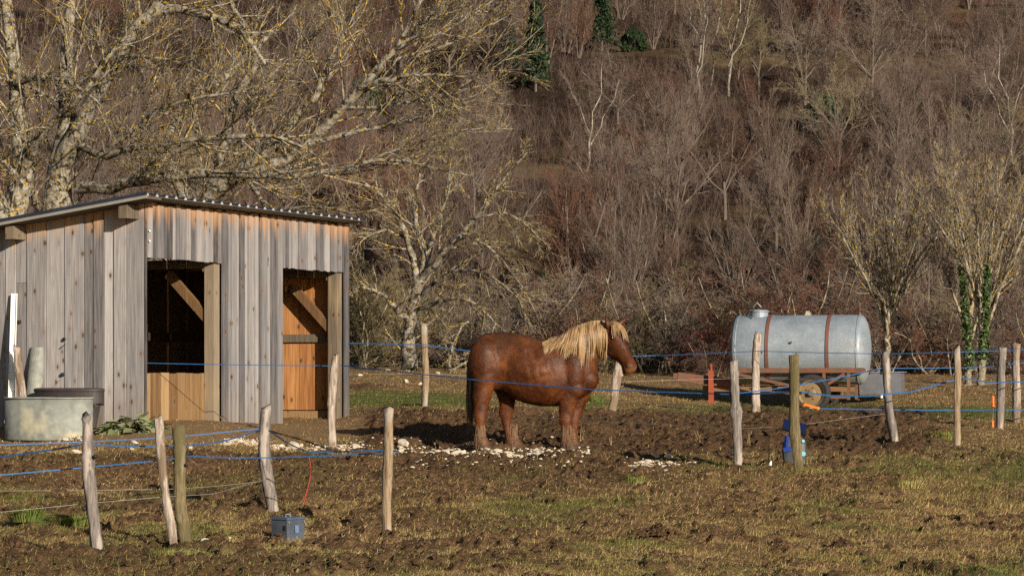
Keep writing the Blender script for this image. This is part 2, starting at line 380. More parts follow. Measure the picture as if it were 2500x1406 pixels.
# soil clods
def lumps(N, accept, py0, py1, r0, r1, seed, pxr=(-300, 2800)):
    r = np.random.default_rng(seed)
    ico = bpy.data.meshes.new("t"); import bmesh
    bm = bmesh.new(); bmesh.ops.create_icosphere(bm, subdivisions=1, radius=1); 
    v0 = np.array([v.co[:] for v in bm.verts]); f0 = np.array([[v.index for v in f.verts] for f in bm.faces]); bm.free(); bpy.data.meshes.remove(ico)
    px = r.uniform(*pxr, N); py = r.uniform(py0, py1, N); X, D, _ = hit(px, py); D = D + r.uniform(-.2, .2, N)
    k = r.uniform(0, 1, N) < accept(X, D); X = X[k]; D = D[k]; n = len(X)
    rad = (r0 + (r1 - r0) * r.uniform(0, 1, n) ** 3)
    sc3 = rad[:, None, None] * r.uniform(.6, 1.3, (n, 1, 3)) * np.array([1, 1, .7]); j = 1 + r.uniform(-.28, .28, (n, len(v0), 1))
    V = v0[None] * j * sc3 + np.stack([X, D, gz(X, D) + rad * .25], 1)[:, None]
    Fc = (np.arange(n)[:, None, None] * len(v0) + f0[None]).reshape(-1, 3)
    return V.reshape(-1, 3), Fc
def acc_c(X, D): m, g, tr = zones(X, D); return np.clip(m * 1.0 + .06, 0, 1) * (1 - .85 * tr)
t = NT("clod"); n = t.noise(t.co(), 14, 5); t.col(t.ramp(n, [(.3, (.022, .012, .006)), (.7, (.085, .05, .026))])).p(rough=.95, spec=.15); t.bump(n, .6, .02); m_clod = t.m
V, T = lumps(7500, acc_c, 1000, 1410, .008, .045, 5)
tag(obj("soil_clods", npmesh("soil_clods", V, [T], m_clod, False)), kind='stuff')
# ------------------------------------------------------------------ shed
CX, CD, ZB = -4.725, 34.2, EYE - .545
SR = math.atan2(5.0, 2.29)
shed = empty("shed", (CX, CD, ZB), "weathered grey board shed with a rust orange tint under its dark corrugated roof", "shed", None, SR)
def wood(name, tops, greys, yel=0, topz=None):
    t = NT(name); c = t.n("TexCoord").outputs["Object"]; s = t.n("SeparateXYZ", {0: c})
    x, y, z = s.outputs; r = t.attr("rnd").outputs["Fac"]
    h = t.math('ADD', x, y); h2 = t.math('ADD', h, t.math('MULTIPLY', r, 53.))
    g = t.n("CombineXYZ", {0: t.math('MULTIPLY', h2, 45.), 1: t.math('MULTIPLY', z, 1.6), 2: t.math('MULTIPLY', r, 91.)}).outputs[0]
    grain = t.noise(g, 1, 5, .65, .4)
    g2 = t.n("CombineXYZ", {0: t.math('MULTIPLY', h2, 9.), 1: t.math('MULTIPLY', z, .9), 2: t.math('MULTIPLY', r, 31.)}).outputs[0]
    big = t.noise(g2, 1, 3, .5)
    kv = t.n("CombineXYZ", {0: t.math('MULTIPLY', h2, 7.), 1: t.math('MULTIPLY', z, 3.6), 2: t.math('MULTIPLY', r, 17.)}).outputs[0]
    kd = t.n("TexVoronoi", {"Vector": kv, "Scale": 1., "Randomness": 1.}).outputs["Distance"]
    knot = t.math('SUBTRACT', 1., t.step(kd, .07, .16)); halo = t.math('SUBTRACT', 1., t.step(kd, .13, .36))
    f = t.math('ADD', t.math('MULTIPLY', grain, .8), t.math('MULTIPLY', t.math('SUBTRACT', r, .5), .55))
    base = t.ramp(f, [(.1, greys[0]), (.4, greys[1]), (.72, greys[2])])
    if topz:
        d = t.math('SUBTRACT', t.math('SUBTRACT', topz, t.math('MULTIPLY', y, .13)), z)
        d = t.math('ADD', d, t.math('MULTIPLY', t.math('SUBTRACT', big, .5), .9))
        base = t.mix(t.math('MULTIPLY', t.math('SUBTRACT', 1., t.step(d, -.02, .27)), .78), base, t.ramp(grain, [(.3, tops[0]), (.7, tops[1])]))
        low = t.math('SUBTRACT', 1., t.step(t.math('ADD', z, t.math('MULTIPLY', big, .5)), .2, .75))
        base = t.mix(t.math('MULTIPLY', low, .35), base, (.16, .12, .075))
    base = t.mix(t.math('MULTIPLY', t.step(big, .55, .8), .5), base, tops[1] if yel else greys[1])
    base = t.mix(t.math('MULTIPLY', halo, .35), base, (.16, .10, .06))
    base = t.mix(t.math('MULTIPLY', knot, .9), base, (.045, .028, .018))
    crack = t.step(grain, .30, .22)
    base = t.mix(t.math('MULTIPLY', t.math('SUBTRACT', 1., t.step(grain, .24, .34)), .6), base, (.06, .045, .035))
    t.col(base).p(rough=.8, spec=.2); t.bump(grain, .5, .006); return t.m
m_wa = wood("boards_end_wall", ((.40, .20, .08), (.46, .31, .17)), ((.07, .066, .068), (.20, .19, .188), (.37, .35, .335)), 0, 2.85)  # end wall's brighter look put into paler greys than the front wall's
m_wb = wood("boards_front_wall", ((.34, .16, .06), (.40, .25, .13)), ((.04, .038, .041), (.135, .13, .133), (.255, .245, .24)), 0, 2.85)  # darker copy: the front wall's dimmer look put into the colour
m_wy = wood("boards_yellowed", ((.24, .14, .055), (.30, .2, .09)), ((.10, .055, .024), (.20, .125, .058), (.30, .20, .10)), 1)
m_wo = wood("boards_inside", ((.45, .20, .06), (.54, .31, .13)), ((.22, .09, .03), (.43, .215, .08), (.60, .37, .17)), 1)
m_wt = wood("timber", ((.26, .18, .10), (.34, .24, .13)), ((.07, .055, .04), (.15, .12, .085), (.25, .20, .14)), 1)
m_wd = wood("boards_dark", ((.09, .045, .02), (.11, .06, .025)), ((.02, .012, .007), (.055, .028, .014), (.09, .05, .026)), 1)  # partition boards darkened; the bay's deep shade is put into the colour
def topz(y): return 2.83 - .13 * y
def v_of(px): k = (px - 1250) / F; return (CX - CD * k) / (.416 * k + .909)
W = 4.3
mb = MB()                                       # end wall, facing the camera
bnd = [v_of(p) for p in (353, 312, 282, 257, 232, 208, 162, 116, 70, 43, 18, -8)]
bnd[0] = 0
while bnd[-1] < W: bnd.append(bnd[-1] + random.uniform(.13, .28))
for i in range(len(bnd) - 1):
    a, b = bnd[i] + .005, min(bnd[i + 1], W) - .005; r = random.random(); off = (i % 2) * .016 + random.uniform(0, .004)
    zt = topz((a + b) / 2); th = .026
    segs = [(-.12 - random.uniform(0, .05), zt)] if i != 8 else [(-.12, 1.83), (1.834, zt)]
    for z0, z1 in segs:
        V = np.array([[x, y, z] for x in (-th - off, -off) for y in (a, b) for z in (z0, z1)])
        if z1 == zt:
            V[[1, 5], 2] = topz(a); V[[3, 7], 2] = topz(b)
        mb.add(V, [(0, 1, 3, 2), (4, 6, 7, 5), (0, 4, 5, 1), (2, 3, 7, 6), (0, 2, 6, 4), (1, 5, 7, 3)], r)
        r = random.random()
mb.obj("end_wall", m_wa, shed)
mb = MB()                                       # front wall with window and door openings
x = 0.0; i = 0; O = [(.03, 1.88), (3.52, 5.36)]; L = 5.5
stops = [.03, 1.88, 3.52, 5.36, 5.5]
while x < L - .01:
    nx = x + random.uniform(.07, .155)
    for s_ in stops:
        if x < s_ - .001 and nx > s_ - .05: nx = s_; break
    nx = min(nx, L); o = any(a - .001 <= x and nx <= b + .001 for a, b in O)
    off = (i % 2) * .02 + random.uniform(0, .006); r = random.random()
    z0 = 2.14 - random.uniform(0, .015) if o else (-.12 if x < 5.3 else .0)
    mb.box(x + .002, nx - .002, -.024 - off, -off, z0, 2.83 + random.uniform(-.01, .02), r)
    x = nx; i += 1
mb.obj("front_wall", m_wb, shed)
mb = MB(); x = .03                              # boards under the window, set back
for wd in (.2, .165, .05, .21, .2, .21, .2, .2, .2, .2):
    if x + wd > 1.73: break
    g = .028 if abs(wd - .05) < .001 else .006
    z1 = .65 + random.uniform(-.006, .006)
    mb.box(x, x + wd - g, .155, .18, .0 + random.uniform(-.04, .01), z1, random.random()); x += wd
mb.box(x, 1.74, .155, .18, -.02, .652, .4)
mb.obj("window_panel", m_wy, shed)
mb = MB()                                       # inside of the far end wall
y = .16
for wd in (.1, .23, .27, .25, .22, .27, .24, .28, .22, .25, .23, .26, .25, .27, .24, .26):
    if y + wd > W: break
    mb.box(5.44, 5.465, y + .004, y + wd - .004, .12, 2.83 - .13 * (y + wd) - .15, random.random()); y += wd
mb.obj("far_end_wall", m_wo, shed)
mb = MB(); mb.box(5.47, 5.5, 0.02, W, -.1, 2.26, .5); mb.obj("far_end_cladding", m_wb, shed)
mb = MB(); y = .3                               # partition between the two bays
while y < W - .2:
    wd = random.uniform(.2, .27); mb.box(3.30, 3.325, y + .003, y + wd - .003, .05, 2.1, random.random()); y += wd
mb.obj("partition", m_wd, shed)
mb = MB(); x = 0.03
while x < 5.4:
    wd = random.uniform(.2, .27); mb.box(x, min(5.43, x + wd) - .005, W - .03, W, -.1, 2.2, random.random()); x += wd
mb.obj("back_wall", m_wo, shed)
for x0, x1, z1 in ((1.73, 1.88, 2.6), (3.37, 3.52, 2.6), (5.2, 5.36, 2.6), (.0, .028, 2.6)):
    mb = MB(); mb.box(x0 + .002, x1 - .002, .003, .15, -.1, z1, random.random()); mb.obj("post", m_wt, shed)
for x0 in (1.75, 5.22):
    mb = MB(); mb.beam((x0 + .05, .14, 1.30 if x0 > 2 else 1.38), (x0 + .05, .76, 1.92 if x0 > 2 else 2.0), .07, .12); mb.obj("brace", m_wy, shed)
    mb = MB(); mb.box(x0, x0 + .1, .16, W - .05, 2.06, 2.18, .3); mb.obj("tie_beam", m_wt, shed)
    mb = MB(); mb.box(x0 - .004, x0 + .104, .15, .19, 2.02, 2.1, .3); mb.obj("bracket", plain("galvanised_bracket", (.45, .45, .44), .4, .8), shed)
mb = MB(); mb.box(5.395, 5.438, .16, 1.9, 1.12, 1.235, .2); mb.obj("rail", m_wt, shed)
mb = MB(); mb.box(5.39, 5.439, .16, 1.9, -.05, .105, .6); mb.obj("bottom_rail", m_wy, shed)
mb = MB(); mb.box(3.24, 3.299, .3, W - .1, 1.12, 1.235, .2); mb.obj("rail", m_wd, shed)
for y0 in (.06, 1.80, 3.5):                     # purlins sticking out at both ends
    mb = MB(); zt = topz(y0 + .13) - .005; mb.box(-.31, 5.61, y0, y0 + .13, zt - .18, zt, random.random()); mb.obj("purlin", m_wt, shed)
# corrugated roof
x0, x1 = -.36, 5.58; pitch = .229; pr = []
x = x0
while x < x1 - .01:
    pr += [(x, .04), (x + .028, .04), (x + .052, 0), (x + pitch - .024, 0)]; x += pitch
pr.append((x, .04)); pr.append((x + .028, .04))
y0, y1 = -.27, W + .25
def sheet(dz, th):
    V = []
    for y in (y0, y1):
        for (a, b) in pr: V.append([a, y, 2.865 - .13 * y + b + dz])
        for (a, b) in pr[::-1]: V.append([a, y, 2.865 - .13 * y + b + dz - th])
    n = len(pr) * 2; fs = [((i + 1) % n, i, i + n, (i + 1) % n + n) for i in range(n)]
    m_ = len(pr)
    for e in (0, n):
        for i in range(m_ - 1):
            q = (e + i, e + i + 1, e + n - 2 - i, e + n - 1 - i); fs.append(q if e == 0 else q[::-1])
    return MB().add(V, fs)
m_navy = plain("roof_navy_paint", (.018, .023, .036), .45, 0, .2, 5)
m_pale = plain("roof_pale_underside", (.20, .185, .155), .6, 0, .12, 5)  # brown-grey takes in light bounced off the wood; verge strip shares it
roof = sheet(0, .004).obj("roof", m_navy, shed)
sheet(-.0065, .003).obj("roof_lining", m_pale, roof)
m_lit_rib = plain("lit_rib_pale", (.30, .30, .30), .7, 0, .08)  # pale wedges added to stand for the lit undersides of the ribs
for i in range(0, len(pr) - 4, 4):
    a = pr[i][0]; yy = y0 + .012; zb = 2.865 - .13 * yy
    mb = MB(); mb.prism([(a - .022, zb - .006), (a + .05, zb - .006), (a + .028, zb + .024), (a + .002, zb + .024)], y0 - .002, y0 + .03); mb.obj("lit_rib_wedge", m_lit_rib, roof)
def verge(zo, h, xa, xb):
    V = [[x, y, 2.865 - .13 * y + zo + z] for x in (xa, xb) for y in (y0 - .004, y1) for z in (0, h)]
    return MB().add(V, [(0, 1, 3, 2), (4, 6, 7, 5), (0, 4, 5, 1), (2, 3, 7, 6), (0, 2, 6, 4), (1, 5, 7, 3)])
verge(.0, .045, -.385, -.362).obj("verge_flashing", m_navy, roof)
verge(-.04, .038, -.388, -.362).obj("verge_strip", m_pale, roof)
verge(-.045, .03, -.36, -.02).obj("soffit", m_wt, roof)
# insulators on the shed wall
m_black = plain("black_plastic", (.012, .012, .012), .45)
m_white = plain("white_plastic", (.7, .7, .66), .45, 0, .05)
def shedpt(u, v, z): return (CX + .416 * u - .909 * v, CD + .909 * u + .416 * v, ZB + z)
def insul(p, parent, base=(0, 0, 0), k=1):
    mb = MB(); p = Vector(p) - Vector(base)
    M = Matrix.Translation(p) @ Matrix.Rotation(R(90), 4, 'X')
    mb.lathe([(.012 * k, -.03), (.022 * k, -.022), (.022 * k, -.008), (.012 * k, 0), (.024 * k, .008), (.02 * k, .024), (.006, .03)], M, 10)
    mb.tube([p, p + Vector((0, .05, 0))], .006, 5)
    return mb.obj("insulator", m_black, parent, smooth=False)
for px, z in ((163, 1.09), (158, .63), (52, 1.32)):
    vv = v_of(px); mb = MB()
    M = Matrix.Translation((-.075, vv, z)) @ Matrix.Rotation(R(90), 4, 'Y')
    mb.lathe([(.01, 0), (.024, .008), (.024, .02), (.012, .03), (.026, .038), (.02, .05)], M, 10); mb.obj("insulator", m_black, shed)
for z in (2.47, 2.34):
    mb = MB(); mb.lathe([(.004, -.012), (.012, -.006), (.012, .006), (.004, .012)], Matrix.Translation((.02, -.07, z)), 8); mb.obj("door_hook", m_white, shed)

# ------------------------------------------------------------------ things by the shed wall
t = NT("galvanised"); v = t.co(); n = t.noise(v, 9, 5); n2 = t.noise(v, 40, 3); n3 = t.noise(v, 2.2, 3)
c = t.ramp(n, [(.3, (.13, .14, .125)), (.6, (.20, .21, .185)), (.8, (.265, .27, .235))]); c = t.mix(t.step(n3, .52, .72), c, (.36, .33, .22))
t.col(c).p(rough=.66, metal=.15, spec=.3); t.bump(n2, .05, .004); m_galv = t.m
def oval(prof, a, b, m=48):
    V = []; fs = []
    for r, z in prof:
        for k in range(m):
            th = 2 * math.pi * k / m; V.append([(a + r) * math.cos(th), (b + r) * math.sin(th), z])
    for i in range(len(prof) - 1):
        for k in range(m): fs.append((i * m + k, i * m + (k + 1) % m, (i + 1) * m + (k + 1) % m, (i + 1) * m + k))
    fs.append(tuple(range(m))[::-1]); fs.append(tuple(range((len(prof) - 1) * m, len(prof) * m)))
    return MB().add(V, fs)
p = shedpt(-.88, .86, 0); zg = float(gz(p[0], p[1])) - .02
tub = empty("water_trough", (p[0], p[1], zg), "oval galvanised steel water trough standing on stones before the shed", "trough", None, SR + R(90) + R(12))
oval([(0, 0), (.005, .02), (.01, .53), (-.01, .53), (-.015, .06), (-.1, .05)], .575, .30).obj("basin", m_galv, tub, smooth=True)
a_, b_ = .59, .315; th = np.linspace(0, 2 * np.pi, 49)
MB().tube(np.stack([a_ * np.cos(th), b_ * np.sin(th), np.full(49, .535)], 1), .013, 6, cap=False).obj("rim", m_galv, tub, smooth=True)
MB().box(-.004, .004, -.318, -.304, .02, .52).obj("seam", m_galv, tub)
p = shedpt(-.34, .92, 0); zg = float(gz(p[0], p[1])) - .03
tub = empty("plastic_tub", (p[0], p[1], zg), "black plastic tub with a thick ribbed rim behind the galvanised trough", "tub", None, SR + R(90))
m_blk2 = plain("black_tub_plastic", (.035, .028, .028), .55, 0, .3, 6)
oval([(-.09, 0), (-.05, .22), (-.02, .36), (-.02, .40), (.03, .40), (.03, .55), (.04, .56), (.04, .585), (.0, .60), (-.03, .60), (-.06, .2), (-.1, .1)], .48, .22).obj("basin", m_blk2, tub, smooth=False)
for k in range(10):
    mb = MB(); th = 2 * math.pi * k / 10 + .2; M = Matrix.Translation((.485 * math.cos(th), .225 * math.sin(th), .0)) @ Matrix.Rotation(th, 4, 'Z'); mb.box(-.02, .024, -.02, .02, .37, .405, 0, M); mb.obj("rib", m_blk2, tub)
p = shedpt(-.2, v_of(52), 0)                    # white gutter leaning on the wall
mb = MB(); P0 = Vector(shedpt(-.30, v_of(60), .15)); P1 = Vector(shedpt(-.06, v_of(42), 1.69))
g = empty("plastic_gutter", P0, "long white plastic gutter leaning upright against the shed wall", "gutter")
for s_, dx in ((-1, 0), (1, 0)): mb.beam(Vector((s_ * .036, -.012, 0)), P1 - P0 + Vector((s_ * .036, -.012, 0)), .006, .04, (0, 1, 0))
mb.beam((0, .01, 0), P1 - P0 + Vector((0, .01, 0)), .078, .006, (0, 1, 0)); mb.obj("channel", m_white, g)
P0 = Vector(shedpt(-.20, v_of(99), .2)); P1 = Vector(shedpt(-.06, v_of(99), .985)); D_ = P1 - P0
mb = MB(); ring = []
for e in (P0 - P0, D_):
    for rr in (.105, .100):
        for k in range(13):
            th = R(180) + math.pi * k / 12 * 1; ring.append([e.x + rr * math.cos(th), e.y + .06 - rr * math.sin(th) * -.9 * 1, e.z])
fs = []
for k in range(12):
    fs += [(k, k + 1, 26 + k + 1, 26 + k), (13 + k + 1, 13 + k, 39 + k, 39 + k + 1), (k + 1, k, 13 + k, 13 + k + 1), (26 + k, 26 + k + 1, 39 + k + 1, 39 + k)]
fs += [(0, 26, 39, 13), (12, 25, 51, 38)]
o = MB().add(ring, fs).mesh("metal_gutter", m_galv); o = obj("metal_gutter", o, None, P0)
tag(o, "short curved galvanised half pipe leaning against the shed behind the trough", "half pipe")
mb = MB(); A_0 = Vector(shedpt(-.16, v_of(35), .0)); mb.beam((0, 0, 0), Vector(shedpt(-.05, v_of(38), .95)) - A_0, .03, .03)
tag(mb.obj("wooden_stake", m_wt, None, A_0), "thin brown wooden stake leaning on the shed beside the white gutter", "stake")
# leafy plant at the foot of the wall
def leafy(name, loc, R_, H, n, mats, label, cat):
    e = empty(name, loc, label, cat); V = []; Q = []; r = np.random.default_rng(3); an = []
    for k in range(n):
        th = r.uniform(0, 2 * math.pi); rr = R_ * r.uniform(0, 1) ** .6; L = r.uniform(.12, .26); wd = L * r.uniform(.4, .6)
        base = np.array([rr * math.cos(th) * 1.5, rr * math.sin(th) * .7, H * (1 - rr / R_) * r.uniform(.2, 1) + .02])
        az = th + r.uniform(-.8, .8); up = r.uniform(-.3, .9); d = np.array([math.cos(az) * math.cos(up), math.sin(az) * math.cos(up), math.sin(up)])
        sd = np.array([-math.sin(az), math.cos(az), r.uniform(-.5, .5)]); b0 = len(V)
        for j, (tt, ww) in enumerate(((0, .15), (.25, .8), (.55, 1), (.8, .65), (1, .08))):
            c = base + d * L * tt - np.array([0, 0, .35 * L * tt ** 2]); q = r.uniform(-.01, .01)
            V += [c - sd * wd * ww * .5 + [0, 0, .012 + q], c, c + sd * wd * ww * .5 + [0, 0, .012 - q]]
        for j in range(4):
            for m_ in range(2): i = b0 + j * 3 + m_; Q.append([i, i + 1, i + 4, i + 3])
        an += [r.uniform(0, 1)] * 15
    o = obj("leaves", npmesh("leaves", V, [np.array(Q)], mats, True, {"tint": ('POINT', np.array(an))}), e)
    mb = MB()
    for k in range(9):
        th = k * .7; mb.tube([(0, 0, 0), (.3 * R_ * math.cos(th), .2 * R_ * math.sin(th), H * .35), (.8 * R_ * math.cos(th), .5 * R_ * math.sin(th), H * .5)], [.012, .009, .005], 5)
    mb.obj("stem", m_wy, e); return e
m_mull = leafmat("mullein_leaves", (.08, .10, .045), (.14, .165, .08), (.22, .225, .13))
X, D, Z = [float(a[0]) for a in hit(322, 1058)]
leafy("leafy_plant", (X, D + .2, Z), .24, .26, 120, m_mull, "low grey green plant with broad drooping leaves at the foot of the shed", "plant")

# ------------------------------------------------------------------ tanker trailer
X, D, Z = [float(a[0]) for a in hit(1985, 1003)]
TX, TD = X, D
YAW = -R(15)
def rust(name, c0, c1, amt=.5, s_=8, metal=.0, rough=.7, rc=(.16, .055, .025)):
    t = NT(name); v = t.co(); n = t.noise(v, s_, 6, .7); n2 = t.noise(v, 2, 3)
    c = t.ramp(n2, [(.3, c0), (.7, c1)]); c = t.mix(t.step(n, .62 - .2 * amt, .72 - .2 * amt), c, rc)
    t.col(c).p(rough=rough, metal=metal); t.bump(n, .2, .004); return t.m
m_rust = rust("rusty_steel", (.085, .045, .03), (.13, .072, .046), .6)
m_band = rust("rusty_band", (.10, .045, .032), (.14, .06, .042), .4)
m_redp = rust("red_paint", (.22, .04, .02), (.27, .06, .03), .5)
t = NT("tank_steel"); v = t.co(); n = t.noise(v, 2.5, 5, .6); n2 = t.noise(v, 26, 3, .6); n3 = t.noise(v, 1.1, 4, .7)
c = t.ramp(n, [(.3, (.135, .165, .195)), (.55, (.195, .23, .265)), (.75, (.26, .285, .315))]); c = t.mix(t.math('MULTIPLY', t.step(n2, .5, .7), .25), c, (.45, .46, .46))
zc = t.n("SeparateXYZ", {0: t.n("TexCoord").outputs["Object"]}).outputs
st = t.math('MULTIPLY', t.step(n3, .52, .62), t.step(zc[2], .6, 1.0)); st = t.math('MULTIPLY', st, t.step(zc[0], .4, .9)); c = t.mix(t.math('MULTIPLY', st, .7), c, (.17, .10, .06))
lo = t.math('SUBTRACT', 1., t.step(t.math('ADD', zc[2], t.math('MULTIPLY', n, .3)), .75, 1.05)); c = t.mix(t.math('MULTIPLY', lo, .4), c, (.27, .27, .20))
t.col(c).p(rough=.52, metal=.2, spec=.4); t.bump(n, .06, .02); m_tank = t.m
tk = empty("water_tanker", (TX, TD + .12, Z - .02), "rusty farm trailer carrying a large grey metal water tank held by two rust brown bands", "trailer", None, YAW)
rad = .60; zc_ = 1.06; xa, xb = -1.36, .77       # tank ends in trailer coordinates
prof = [(.0, -.20)]; 
prof = [(rad * math.sin(a), -.16 * math.cos(a)) for a in np.linspace(.02, math.pi / 2, 8)] + [(rad, .3)] 
full = [(r, xa + z * .65) for r, z in prof[:-1]] + [(rad, xa + (xb - xa) * k / 6) for k in range(1, 6)] + [(r, xb - z * 1.0) for r, z in prof[:-1][::-1]]
M = Matrix.Translation((0, .52, zc_)) @ Matrix.Rotation(R(90), 4, 'Y')
mb = MB(); mb.lathe(full, M, 48); tank = mb.obj("tank", m_tank, tk, smooth=True)
for x in (xa + .03, xb - .02):
    th = np.linspace(0, 2 * np.pi, 49); MB().tube(np.stack([np.full(49, x), .52 + rad * np.cos(th), zc_ + rad * np.sin(th)], 1), .009, 5, cap=False).obj("weld_seam", m_tank, tank, smooth=True)
for x in (-.78, .26):
    mb = MB(); m_ = 48
    V = []; 
    for k in range(m_):
        th = 2 * math.pi * k / m_
        for rr, dx in ((rad + .003, -.028), (rad + .014, -.028), (rad + .014, .028), (rad + .003, .028)): V.append([x + dx, .52 + rr * math.cos(th), zc_ + rr * math.sin(th)])
    fs = [(k * 4 + j, k * 4 + (j + 1) % 4, ((k + 1) % m_) * 4 + (j + 1) % 4, ((k + 1) % m_) * 4 + j) for k in range(m_) for j in range(4)]
    mb.add(V, fs); mb.obj("band", m_band, tk)
hat = MB(); M = Matrix.Translation((-1.0, .46, zc_ + rad - .05)); hat.lathe([(.16, 0), (.16, .10), (.185, .105), (.185, .12), (.14, .145), (.02, .155)], M, 24); hat = hat.obj("filler_hatch", m_tank, tk)
MB().tube([(-1.09, .4, zc_ + rad + .14), (-1.02, .36, zc_ + rad + .22), (-.95, .4, zc_ + rad + .14)], .014, 6).obj("handle", m_galv, hat)
MB().beam((-1.12, .25, zc_ + rad - .14), (-1.06, .27, zc_ + rad + .1), .04, .012).obj("latch", m_black, hat)
MB().prism([(-.21, zc_ + rad - .01), (-.09, zc_ + rad - .01), (-.12, zc_ + rad + .07), (-.18, zc_ + rad + .07)], .5, .52).obj("lifting_eye", m_galv, tank)
MB().tube([(-.35, .52 - rad - .004, zc_ + .12), (-.35, .52 - rad - .03, zc_ + .12)], .02, 8).obj("plug", m_rust, tank)
fr = []
for y in (.02, 1.02):
    mb = MB(); mb.box(xa - .06, xb + .12, y - .03, y + .03, .66, .745); mb.obj("side_rail", m_rust, tk)
for x in (xa - .02, -.78, -.1, .26, xb + .08):
    mb = MB(); mb.box(x - .03, x + .03, .055, .985, .668, .735); mb.obj("cross_member", m_rust, tk)
for y in (.02, 1.02):
    for x in (-.25, .2, .62):
        MB().box(x - .025, x + .025, y - .025, y + .025, .42 if x < .5 else .2, .655).obj("upright", m_rust, tk)
    MB().beam((-1.3, y, .64), (-.28, y, .42), .04, .05).obj("diagonal_strut", m_rust, tk)
    MB().beam((.55, y, .64), (.12, y, .38), .04, .05).obj("diagonal_strut", m_rust, tk)
MB().box(.0, .62, 0.0, .05, .22, .28).obj("lower_rail", m_rust, tk)
MB().box(-2.0, .65, .48, .58, .34, .44).obj("chassis_beam", rust("brown_steel", (.13, .075, .035), (.17, .10, .05), .4), tk)
MB().tube([(0, -.02, .3), (0, 1.06, .3)], .04, 8).obj("axle", m_rust, tk)
m_rub = plain("tyre_rubber", (.022, .021, .02), .8, 0, .3, 20)
m_rim = rust("ochre_rim", (.14, .095, .045), (.19, .135, .065), .4, 6, 0, .6, (.12, .07, .03))
for y in (-.06, 1.10):
    wh = MB(); M = Matrix.Translation((0, y, .31)) @ Matrix.Rotation(R(90), 4, 'X')
    wh.lathe([(.225, -.07), (.27, -.085), (.31, -.07), (.325, -.04), (.325, .04), (.31, .07), (.27, .085), (.225, .07), (.225, -.07)], M, 40); o = wh.obj("wheel", m_rub, tk, smooth=False)
    MB().lathe([(.228, -.06), (.238, .06), (.225, .07), (.20, .05), (.19, .02), (.08, .03), (.05, .05), (.045, .10), (.02, .105)], M, 32).obj("rim", m_rim, o)
    mb = MB()
    for k in range(5):
        th = k * 2 * math.pi / 5; mb.lathe([(.012, .02), (.012, .045), (.004, .047)], M @ Matrix.Translation((.1 * math.cos(th), .1 * math.sin(th), 0)), 6)
    mb.obj("wheel_nuts", m_rust, o)
MB().beam((-2.42, .42, .60), (-1.32, .50, .46), .10, .15).obj("drawbar", m_rust, tk)
MB().beam((-2.38, .50, .60), (-1.32, .95, .50), .08, .10).obj("drawbar", m_rust, tk)
MB().box(-2.5, -2.36, .38, .52, .56, .66).obj("tow_eye", m_rust, tk)
jk = MB().box(-1.86, -1.78, .30, .38, .0, .70).obj("jack_stand", m_redp, tk)
MB().tube([(-1.82, .34, .70), (-1.82, .34, .80), (-1.82, .30, .80)], .02, 6).obj("crank", m_redp, jk)
MB().box(-1.87, -1.77, .29, .39, -.03, .09).obj("foot", m_rust, jk)
# galvanised box hung behind the trailer
p_ = px3(2150, 935, 139)
mb = MB(); mb.box(-.40, .36, -.24, .24, -.19, .19); 
bx = empty("metal_box", (p_[0], p_[1] - .2, p_[2]), "plain grey sheet steel box fixed at the rear of the water tanker", "box", None, YAW)
t = plain("grey_sheet", (.135, .14, .155), .5, .4, .15, 6)
mb = MB(); mb.box(-.37, .36, -.24, .24, -.19, .18); mb.obj("body", t, bx)
mb = MB(); mb.box(-.38, .40, -.26, .26, .184, .20); mb.obj("lid", plain("grey_lid", (.20, .19, .24), .5, .4), bx)
for k in range(3): MB().lathe([(.012, 0), (.012, .012), (.003, .014)], Matrix.Translation((-.34, -.241, -.14 + .13 * k)) @ Matrix.Rotation(R(90), 4, 'X'), 8).obj("bolt", m_galv, bx)
MB().tube([(.02, -.24, -.19), (.02, -.24, -.26)], .02, 6).obj("outlet", m_white, bx)
MB().box(-.42, -.39, -.03, .03, -.30, .22).obj("bracket", m_rust, bx)

# ------------------------------------------------------------------ small things
X, D, Z = [float(a[0]) for a in hit(700, 1322)]
sb = F / D
bx = empty("battery_box", (X, D + .15, Z - .015), "dented blue grey sheet metal battery box by the foot of a fence post", "box", None, R(50))
t = plain("dull_zinc", (.085, .10, .125), .5, .45, .3, 7)
mb = MB(); mb.box(-.115, .115, -.10, .10, 0, .23); mb.obj("body", t, bx)
mb = MB(); mb.box(-.125, .125, -.11, .11, .223, .245); lid = mb.obj("lid", plain("blue_lid", (.07, .10, .17), .45, .4), bx)
MB().tube([(-.03, 0, .245), (-.03, 0, .27), (.03, 0, .27), (.03, 0, .245)], .006, 6).obj("handle", m_galv, lid)
MB().box(.117, .124, -.02, .02, .12, .2).obj("latch", m_galv, bx)
MB().box(-.117, -.1155, -.08, -.045, .12, .17).obj("vent", m_black, bx)
MB().box(-.02, .03, -.112, -.1085, .10, .17).obj("label_plate", plain("blue_plate", (.08, .12, .22), .5), bx)
mb = MB()
for (a, b) in ((-.1, .03), (-.1, .2), (.1, .03), (.1, .2), (0, .06)): mb.lathe([(.007, 0), (.007, .006), (.002, .007)], Matrix.Translation((a, -.108, b)) @ Matrix.Rotation(R(90), 4, 'X'), 8)
mb.obj("rivet", m_galv, bx)
m_cable = plain("red_cable", (.38, .04, .03), .5)
pts = [px3(755, 1117, 236), px3(763, 1150, 236), px3(752, 1190, 236), px3(740, 1230, 238), px3(735, 1268, 238), px3(748, 1290, 240), px3(775, 1305, 240)]
xe, de, ze = [float(a[0]) for a in hit(792, 1312)]; pts.append((xe, de, ze + .01))
P = resample(pts, 30); o = MB().tube(P - P[-1], .004, 6).mesh("electric_cable", m_cable, True)
